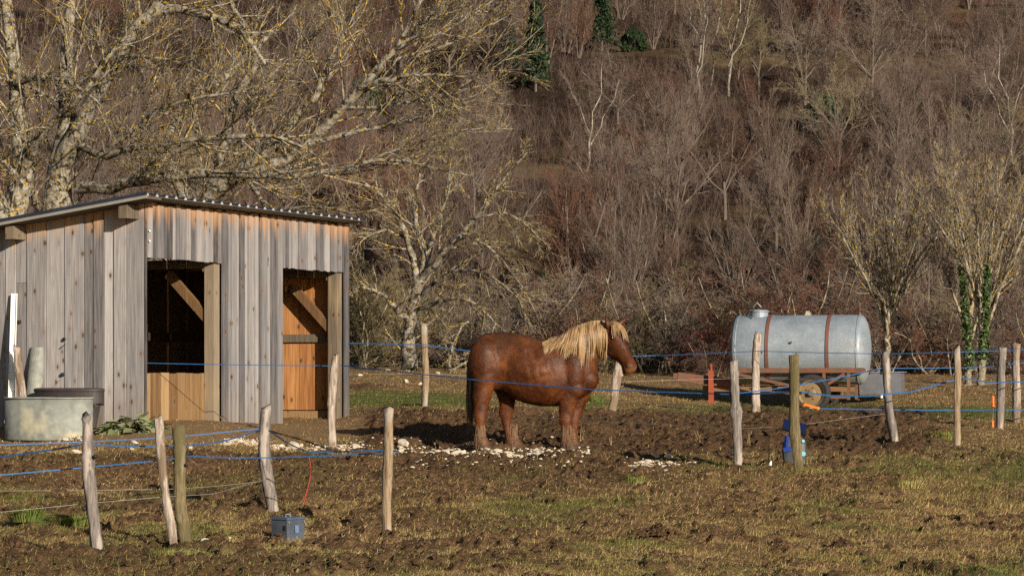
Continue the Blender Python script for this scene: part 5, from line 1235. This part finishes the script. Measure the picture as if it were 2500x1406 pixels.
# the small lichen tree in the field
Lt = [[(992, 915, 55, 44), (1000, 850, 55, 36), (1000, 800, 55, 34), (1015, 740, 55, 34), (1025, 690, 55, 30)],
      [(1020, 700, 55, 22), (1010, 650, 55, 20), (1000, 600, 54.8, 18), (985, 560, 54.6, 15), (970, 520, 54.5, 10), (930, 470, 54.3, 7), (880, 440, 54, 4)],
      [(1028, 690, 55, 20), (1038, 640, 55, 20), (1030, 590, 55.2, 16), (1012, 540, 55.3, 12), (1015, 470, 55.4, 8), (1030, 400, 55.5, 5)],
      [(1030, 680, 55, 20), (1065, 640, 54.6, 18), (1085, 610, 54.4, 16), (1130, 570, 54.2, 14), (1160, 530, 54, 12), (1210, 470, 53.8, 9), (1240, 420, 53.6, 7), (1290, 370, 53.4, 4)],
      [(1040, 660, 55.2, 12), (1055, 590, 55.4, 14), (1075, 530, 55.6, 10), (1090, 470, 55.8, 7), (1100, 400, 56, 4)],
      [(1000, 790, 55, 18), (960, 740, 54.6, 14), (930, 715, 54.4, 9), (880, 700, 54, 5)],
      [(1025, 730, 55, 10), (1080, 665, 54.4, 9), (1150, 655, 54, 8), (1210, 680, 53.6, 7), (1270, 730, 53.2, 4), (1290, 790, 53, 2)],
      [(1010, 760, 55, 12), (1060, 740, 54.5, 10), (1120, 725, 54, 8), (1170, 745, 53.7, 6), (1210, 790, 53.5, 3)],
      [(1160, 535, 54, 7), (1230, 515, 53.7, 6), (1300, 560, 53.4, 4), (1350, 620, 53.2, 2)],
      [(1130, 570, 54, 8), (1190, 600, 53.7, 6), (1240, 650, 53.5, 4), (1275, 700, 53.3, 2)],
      [(985, 580, 54.8, 9), (940, 560, 54.5, 7), (890, 580, 54.2, 4), (860, 620, 54, 2)],
      [(1210, 790, 53.4, 3), (1190, 840, 53.3, 5), (1130, 890, 53.2, 6), (1100, 905, 53.2, 6)],
      [(1160, 780, 53.6, 3), (1130, 790, 53.5, 5), (1105, 840, 53.4, 5), (1095, 900, 53.4, 6)]]
hero("field_tree", G(992, 908, 55), Lt, "small lichen crusted bare tree with a white blotched trunk behind the slim fence post", "tree", 44, 1, 1, 11, 7, 5, len1=.40, mt=m_bark_small, trop=-.01)
# trees at the right edge of the field
def fan(px, py, d, h, n, spread, sd, w0):
    L = [[(px, py + 12, d, w0), (px + 2, py - h * .18, d, w0 * .8)]]; r = np.random.default_rng(sd)
    for k in range(n):
        a = (-1 + 2 * (k + .5) / n) * spread + r.normal(0, .06); q0 = .12 + .25 * r.random(); pts = []
        for t in (0, .2, .45, .7, 1):
            l = h * (1 - q0) * t * r.uniform(.9, 1.0); pts.append((px + 2 + math.sin(a) * l * (1 + .1 * t) + r.normal(0, 3), py - h * q0 - math.cos(a) * l, d + r.normal(0, .3) * t * 2, w0 * (.45 - .36 * t)))
        L.append(pts)
    return L
hero("right_tree", G(2165, 905, 52), fan(2165, 905, 52, 460, 12, .55, 5, 19), "broad fan shaped bare tree standing directly behind the leaning post, right of the tank", "tree", 45, 1, 1, 9, 7, 5, len1=.30, mt=m_stem, trop=.10)
hero("right_tree", G(2355, 935, 52), fan(2362, 935, 52, 520, 7, .45, 6, 21), "ivy clad bare tree, left one of the close pair near the right edge", "tree", 46, 1, 1, 9, 7, 5, len1=.30, mt=m_stem, trop=.10)
hero("right_tree", G(2395, 935, 50), fan(2398, 935, 50, 560, 8, .48, 8, 22), "ivy clad bare tree, right one of the close pair near the right edge", "tree", 47, 1, 1, 9, 7, 5, len1=.30, mt=m_stem, trop=.10)
m_ivy = leafmat("ivy_leaves", (.012, .03, .008), (.03, .058, .014), (.065, .095, .025))
def ivy(px0, py0, px1, py1, d, w_, n, label, seed):
    r = np.random.default_rng(seed); s = F / d; t = r.uniform(0, 1, n); cxp = px0 + (px1 - px0) * t; cyp = py0 + (py1 - py0) * t
    th = r.uniform(0, 6.28, n); rad = w_ / s * (.4 + .7 * r.uniform(0, 1, n) ** .7) * (1 - .4 * t); b = px3(px0, py0, s)
    P = np.stack([(cxp - 1250) / s + rad * np.cos(th), d + rad * np.sin(th), EYE + (HZ - cyp) / s + r.normal(0, .03, n)], 1) - b
    a = r.normal(0, 1, (n, 3)); a /= np.linalg.norm(a, axis=1, keepdims=True); c = np.cross(a, r.normal(0, 1, (n, 3))); c /= np.linalg.norm(c, axis=1, keepdims=True); l = r.uniform(.025, .05, n)[:, None]
    V = np.stack([P - a * l, P - c * l * .7, P + a * l, P + c * l * .7], 1).reshape(-1, 3); Q = np.arange(n * 4).reshape(-1, 4)
    o = obj("ivy", npmesh("ivy", V, [Q], m_ivy, False, {"tint": ('POINT', np.repeat(r.uniform(0, 1, n), 4))}), None, tuple(b)); tag(o, label, "ivy", "ivy on the trees")
ivy(2370, 900, 2345, 640, 51.7, 12, 650, "ivy climbing the trunk of the left tree of the close pair", 1)
ivy(2402, 880, 2410, 650, 49.7, 12, 650, "ivy climbing the trunk of the right tree of the close pair", 2)

# ------------------------------------------------------------------ tree kinds for the hillside and the thicket
def kind(seed, style):
    """unit-height bare tree as (trunk mesh, crown mesh)"""
    r = np.random.default_rng(seed)
    if style == 'fan':
        n = r.integers(4, 8); P0 = []; 
        for k in range(n):
            az = r.uniform(0, 6.28); a = r.uniform(.05, .42); h = r.uniform(.65, 1); d = np.array([math.sin(a) * math.cos(az), math.sin(a) * math.sin(az), math.cos(a)])
            b = np.array([r.normal(0, .012), r.normal(0, .012), -.03]); P0.append(resample([b, b + d * h * .4 + r.normal(0, .015, 3), b + d * h * .75 + [0, 0, .03], b + d * h + [0, 0, .05]], 8))
        P0 = np.array(P0); R0 = np.linspace(.011, .0035, 8)[None] * r.uniform(.6, 1.2, (n, 1))
        P1, R1 = grow(P0, R0, 13, .5, .42, 6, r, .10, .09, .12, rr=.5); P2, R2 = grow(P1, R1, 8, .5, .5, 5, r, .10, .11, .1, rr=.6); P3, R3 = grow(P2, np.maximum(R2, .0009), 7, .45, .55, 4, r, .08, .1, .1, rr=.7)
        return tmesh("trunk", [(P0, R0)], m_trunk_hill, [6]), ([(P1, R1), (P2, np.maximum(R2, .0009)), (P3, np.maximum(R3, .00075))], [4, 3, 3])
    if style == 'round':
        P0 = [resample([(0, 0, -.03), (.01, 0, .15), (.0, .01, .34)], 8)]; n = 6
        for k in range(n):
            az = 6.28 * k / n + r.normal(0, .3); a = r.uniform(.25, .95); h = r.uniform(.5, .7); d = np.array([math.sin(a) * math.cos(az), math.sin(a) * math.sin(az), math.cos(a)]); b = np.array([0, 0, r.uniform(.2, .34)])
            P0.append(resample([b, b + d * h * .35 + r.normal(0, .02, 3), b + d * h * .7 + [0, 0, .05], b + d * h + [0, 0, .06]], 8))
        P0 = np.array(P0); R0 = np.vstack([np.linspace(.020, .014, 8)] + [np.linspace(.009, .003, 8)] * n)
        P1, R1 = grow(P0, R0, 12, .7, .5, 6, r, .05, .13, .25, rr=.5); P1 = P1[12:]; R1 = R1[12:]
        P2, R2 = grow(P1, R1, 8, .7, .5, 5, r, .05, .14, .1, rr=.6); P3, R3 = grow(P2, np.maximum(R2, .001), 7, .65, .55, 4, r, .04, .14, .1, rr=.7)
        return tmesh("trunk", [(P0, R0)], m_trunk_hill, [6]), ([(P1, R1), (P2, np.maximum(R2, .001)), (P3, np.maximum(R3, .0008))], [4, 3, 3])
    if style == 'shrub':
        n = 9; P0 = []
        for k in range(n):
            az = r.uniform(0, 6.28); a = r.uniform(.1, .9); h = r.uniform(.55, 1); d = np.array([math.sin(a) * math.cos(az), math.sin(a) * math.sin(az), math.cos(a)]); b = np.array([r.normal(0, .05), r.normal(0, .05), -.03])
            P0.append(resample([b, b + d * h * .4 + r.normal(0, .05, 3), b + d * h * .75 + r.normal(0, .05, 3), b + d * h + [0, 0, -.05]], 8))
        P0 = np.array(P0); R0 = np.linspace(.009, .004, 8)[None] * r.uniform(.6, 1.3, (n, 1))
        P1, R1 = grow(P0, R0, 11, .8, .45, 6, r, .02, .2, .1, rr=.5); P2, R2 = grow(P1, R1, 8, .8, .55, 5, r, .0, .2, .1, rr=.6); P3, R3 = grow(P2, np.maximum(R2, .0018), 6, .8, .55, 4, r, .0, .2, .1, rr=.7)
        return tmesh("trunk", [(P0, R0)], m_stem, [5]), ([(P1, R1), (P2, np.maximum(R2, .0018)), (P3, np.maximum(R3, .0014))], [4, 3, 3])
    if style == 'birch':
        P0 = [resample([(0, 0, -.03), (.05, 0, .22), (.03, .02, .42), (.13, .02, .68), (.15, 0, 1)], 8), resample([(.05, 0, .25), (.13, .02, .42), (.22, 0, .6), (.30, 0, .86)], 8), resample([(.04, 0, .36), (-.06, .04, .52), (-.10, 0, .7), (-.18, 0, .88)], 8)]
        P0 = np.array(P0) + r.normal(0, .012, (3, 8, 3)); R0 = np.vstack([np.linspace(.0115, .003, 8), np.linspace(.007, .002, 8), np.linspace(.006, .002, 8)])
        P1, R1 = grow(P0, R0, 16, .6, .3, 6, r, .03, .1, .35, rr=.4); P2, R2 = grow(P1, R1, 6, .6, .5, 5, r, 0, .12, .1, rr=.6); P3, R3 = grow(P2, np.maximum(R2, .0012), 5, .6, .55, 4, r, -.03, .12, .1, rr=.7)
        return tmesh("trunk", [(P0, R0)], m_birch, [7]), ([(P1, R1), (P2, np.maximum(R2, .0012)), (P3, np.maximum(R3, .001))], [4, 3, 3])
KN = []
for i, (sd, st, mt_) in enumerate([(1, 'fan', m_tw_brown), (2, 'fan', m_tw_grey), (3, 'fan', m_tw_brown), (4, 'round', m_tw_brown), (5, 'round', m_tw_grey), (6, 'round', m_tw_red), (7, 'fan', m_tw_red), (8, 'shrub', m_tw_grey), (9, 'shrub', m_tw_olive), (10, 'shrub', m_tw_red), (11, 'birch', m_tw_olive), (12, 'birch', m_tw_grey), (13, 'round', m_tw_olive)]):
    tr, (par, ms) = kind(sd, st); KN.append((tr, tmesh("crown", par, mt_, ms), st))
def seg(px):
    return next(l for x_, l in ((330, "behind the shed's end wall"), (800, "behind the shed's front wall"), (900, "right beside the shed's far corner"), (1000, "behind the field tree"), (1090, "right of the field tree's trunk"), (1200, "behind the horse's rump"), (1310, "behind the horse's back"), (1420, "behind the horse's mane"), (1500, "behind the horse's head"), (1570, "just right of the horse's nose"), (1640, "left of the drawbar's end"), (1720, "behind the drawbar"), (1800, "behind the red jack stand"), (1900, "behind the tank's left half"), (2020, "behind the tank's middle"), (2110, "behind the tank's right end"), (2200, "behind the sheet metal box"), (2290, "left of the thin split post"), (2360, "behind the thin split post"), (2440, "by the ivy clad pair"), (9999, "at the far right edge")) if px < x_)
def plant(k, X, D, h, label, cat="tree", group=None, name="bare_tree", wide=1.):
    e = empty(name, (X, D, float(hs(X, D)) - .05), label, cat, group, random.uniform(0, 6.28)); e.scale = (h * wide, h * wide, h)
    obj("trunk", KN[k][0], e); obj("crown", KN[k][1], e); return e
def hillhit(px, py):
    for D in np.arange(62, 400, .5):
        X = (px - 1250) / F * D
        if EYE + (HZ - py) / F * D <= float(hs(X, D)): return X, D
    return (px - 1250) / F * 300, 300.
r = np.random.default_rng(77)
# thicket along the field edge
TH = "thicket along the field edge"
xs = np.linspace(790, 2520, 34)
for i, px in enumerate(xs):
    D = r.uniform(58.5, 62) + (2 if px > 1950 else 0); X = (px + r.normal(0, 12) - 1250) / F * D; k = [8, 7, 7, 9][r.integers(0, 4)]; k = 8 if px < 960 else k
    c_ = {7: "grey", 8: "olive brown", 9: "reddish"}[k]
    plant(k, X, D, r.uniform(1.9, 3.1), "tangled %s bare shrub %s" % (c_, seg(px)), "shrub", "%s shrubs %s" % (c_, seg(px)), "bare_shrub", 1.15)
for px in np.linspace(-150, 790, 12):
    D = 62; plant(8, (px - 1250) / F * D, D, r.uniform(2, 3), "tangled olive brown bare shrub %s" % seg(px), "shrub", "olive brown shrubs %s" % seg(px), "bare_shrub", 1.2)
# first rows of trees
WG = "bare trees of the wooded hillside"
pts = []
for row, (D0, n, h0, h1) in enumerate([(65, 16, 2.8, 4.4), (71, 18, 2.8, 4.2), (78, 19, 2.8, 4.2), (86, 20, 2.8, 4.2), (95, 21, 2.8, 4.2), (105, 22, 2.8, 4.4), (117, 23, 3, 4.6), (131, 24, 3, 4.8), (147, 25, 3.2, 5), (165, 26, 3.4, 5.2), (187, 27, 3.6, 5.6), (213, 28, 4, 6), (243, 28, 4, 6)]):
    for j in range(n):
        px = -150 + 2800 * (j + r.uniform(.1, .9)) / n; D = D0 * r.uniform(.965, 1.035); X = (px - 1250) / F * D
        q = fbm(X / 18, D / 18, 2, 91)
        py = HZ - (float(hs(X, D)) - EYE) * F / D
        if 1180 < px < 1420 and 225 < py < 330: continue
        h = r.uniform(h0, h1); tp = HZ - (float(hs(X, D)) + h - EYE) * F / D
        if any(abs(px - a) < b and tp < c_ and py > d_ for a, b, c_, d_ in ((1470, 55, 115, 120), (1308, 50, 215, 225), (1755, 90, 205, 250), (2130, 60, 215, 250), (1300, 100, 285, 300), (1965, 55, 225, 270), (1430, 60, 400, 430))): continue
        if py < 75 and (px > 2050 or px < 1500) and r.random() < .6: continue
        k = int(r.choice([0, 1, 2, 3, 4, 5, 6, 12], p=[.2, .16, .16, .14, .12, .08, .09, .05])) if q < .56 else int(r.choice([5, 6, 3]))
        pts.append((k, X, D, h * (.85 if k in (5,) else 1)))
KW = {0: "brown many stemmed", 1: "grey many stemmed", 2: "slim brown", 3: "brown round crowned", 4: "grey round crowned", 5: "reddish round crowned", 6: "reddish many stemmed", 12: "olive round crowned"}
def where(X, D):
    px = 1250 + X * F / D; py = HZ - (float(hs(X, D)) - EYE) * F / D
    col = next(l for x_, l in ((180, "at the far left"), (420, "above the shed's corner"), (640, "above the shed's window"), (860, "above the shed's doorway"), (1080, "above the field tree"), (1280, "above the horse's rump"), (1460, "above the horse's neck"), (1640, "above the horse's nose"), (1800, "above the trailer's drawbar"), (1960, "above the tank's left half"), (2120, "above the tank's right half"), (2280, "above the fan shaped tree"), (2420, "above the ivy clad pair"), (9999, "at the right edge")) if px < x_)
    row = next(l for y_, l in ((60, "on the hilltop"), (160, "near the hilltop"), (300, "on the upper hillside"), (460, "halfway up the hillside"), (640, "on the lower hillside"), (9999, "at the hillside's foot")) if py < y_)
    return row, col
for k, X, D, h in pts:
    row, col = where(X, D); plant(k, X, D, h, "bare %s tree %s %s" % (KW[k], row, col), "tree", "%s trees %s %s" % (KW[k], row, col), "bare_tree", r.uniform(.9, 1.15))
# marked trees
for (px, py, h, k, l) in ((1775, 235, 7.5, 10, "white stemmed birch high on the hillside, right of the two dark firs"), (1700, 250, 6.8, 11, "pale birch on the hillside just left of the whitest birch"), (1735, 215, 6.5, 10, "slim pale birch on the hillside between two other birches"),
                          (2130, 250, 6, 4, "pale forked tree standing above the dark hollow, upper right"), (1965, 260, 6.0, 4, "pale grey drooping tree on the upper hillside left of the forked one"), (1430, 420, 5.5, 11, "pale barked tree with wide limbs low on the hillside right of the big trees' twigs"), (2480, 400, 6, 11, "pale upright tree at the right edge of the hillside")):
    X, D = hillhit(px, py); plant(k, X, D, h * .8, l, "tree", None, "birch_tree" if k > 9 else "bare_tree")
# conifers and evergreen bushes
m_fir = leafmat("fir_needles", (.006, .015, .006), (.012, .027, .01), (.028, .048, .018))
def fir(px, py, h, wd, label, name, seed, base=.12):
    X, D = hillhit(px, py); z = float(hs(X, D)); e = empty(name, (X, D, z), label, "tree" if "bush" not in name else "bush"); r = np.random.default_rng(seed)
    MB().tube([(0, 0, -.1), (0, 0, h * .95)], [.05 * h / 4, .01], 6).obj("trunk", m_trunk_hill, e)
    n = 5200; t = r.uniform(0, 1, n) ** .8; prof = (1 - t) ** .8 * (.55 + .45 * np.abs(np.sin(t * 26 + 1))) if "bush" not in name else np.sqrt(np.clip(1 - (2 * t - 1) ** 2, 0, 1))
    th = r.uniform(0, 6.28, n); lob = 1 + .35 * np.sin(th * 3 + t * 9) * r.uniform(.5, 1); rad = wd * prof * np.sqrt(r.uniform(.1, 1, n)) * lob
    P = np.stack([rad * np.cos(th), rad * np.sin(th), h * (base + (1 - base) * t) - rad * .25], 1); a = r.normal(0, 1, (n, 3)); a[:, 2] -= .4; a /= np.linalg.norm(a, axis=1, keepdims=True); c = np.cross(a, r.normal(0, 1, (n, 3))); c /= np.linalg.norm(c, axis=1, keepdims=True); l = r.uniform(.06, .13, n)[:, None]
    V = np.stack([P - a * l, P - c * l * .45, P + a * l, P + c * l * .45], 1).reshape(-1, 3)
    obj("crown", npmesh("crown", V, [np.arange(n * 4).reshape(-1, 4)], m_fir, False, {"tint": ('POINT', np.repeat(r.uniform(0, 1, n), 4))}), e)
fir(1470, 125, 4.2, .95, "small dark fir at the top of the hillside", "fir_tree", 1)
fir(1308, 225, 5.2, .8, "green fir on the hillside just right of the big tree's last twigs", "fir_tree", 2)
fir(1245, 175, 2.6, .5, "little green fir half hidden behind the outermost twigs", "fir_tree", 3)
fir(1955, 700, 1.5, .6, "bright green ivy bush on the lower hillside left above the tank", "evergreen_bush", 4, 0)
fir(1545, 130, 1.3, .7, "dark evergreen bush right of the top fir", "evergreen_bush", 5, 0)
fir(2010, 320, 1.6, .9, "dull green bush in the dark middle of the hillside", "evergreen_bush", 6, 0)
fir(880, 300, 2, .9, "dark green bush on the hillside seen through the big tree", "evergreen_bush", 7, 0)
fir(330, 440, 1.6, .6, "green bush seen above the shed roof between the big trunks", "evergreen_bush", 8, 0)
# red berried shrub left of the tank
m_berry = leafmat("red_leaves", (.08, .01, .01), (.14, .016, .016), (.18, .035, .025))
X = (1745 - 1250) / F * 56; e = plant(9, X, 56, 1.25, "low shrub with dark red leaves left of the tank", "shrub", None, "berry_shrub", 1.3)
rr = np.random.default_rng(3); n = 420; P = rr.normal(0, 1, (n, 3)) * [.30, .22, .22] + [0, 0, .5]; a = rr.normal(0, 1, (n, 3)); a /= np.linalg.norm(a, axis=1, keepdims=True); c = np.cross(a, rr.normal(0, 1, (n, 3))); c /= np.linalg.norm(c, axis=1, keepdims=True); l = .016
obj("leaves", npmesh("leaves", np.stack([P - a * l, P - c * l, P + a * l, P + c * l], 1).reshape(-1, 3), [np.arange(n * 4).reshape(-1, 4)], m_berry, False, {"tint": ('POINT', np.repeat(rr.uniform(0, 1, n), 4))}), e)
# brushwood between the trees: one uncountable mass
def brush(n, D0, D1, h0, h1, seed, w0):
    r = np.random.default_rng(seed); D = D0 * (D1 / D0) ** r.uniform(0, 1, n); X = r.uniform(-.25, .25, n) * D
    q = fbm(X / 6, D / 9, 3, 61); kp = r.uniform(0, 1, n) < np.clip((q - .44) * 8, .04, 1)
    px = 1250 + X * F / D; py = HZ - (hs(X, D) - EYE) * F / D
    kp &= ~((px > 1190) & (px < 1420) & (py > 235) & (py < 300)); X = X[kp]; D = D[kp]; n = len(X)
    b = np.stack([X, D, hs(X, D) - .05], 1); K = 5; h = r.uniform(h0, h1, n); P = np.zeros((n, K, 3)); d = np.stack([r.normal(0, .25, n), r.normal(0, .25, n), np.ones(n)], 1); P[:, 0] = b
    for k in range(1, K): d = d + r.normal(0, .12, d.shape); P[:, k] = P[:, k - 1] + d * (h / (K - 1))[:, None]
    Rr = np.linspace(w0, w0 * .4, K)[None] * r.uniform(.6, 1.3, (n, 1)) * (D[:, None] / 90) ** .5
    P1, R1 = grow(P, Rr, 5, .6, .5, 4, r, .06, .12, .1, rr=.7); P2, R2 = grow(P1, R1, 3, .6, .55, 3, r, .04, .15, .2, rr=.75)
    return [(P, Rr), (P1, R1), (P2, R2)]
p1 = brush(13000, 64, 150, .5, 1.5, 5, .005); p2 = brush(22000, 110, 330, .6, 2.0, 6, .007)
tag(obj("brushwood", tmesh("brushwood", p1 + p2, m_tw_brown, [3] * 6)), kind='stuff')
p3 = brush(4000, 64, 260, .6, 1.5, 9, .006)
tag(obj("reddish_scrub", tmesh("reddish_scrub", p3, m_tw_red, [3] * 3)), kind='stuff')
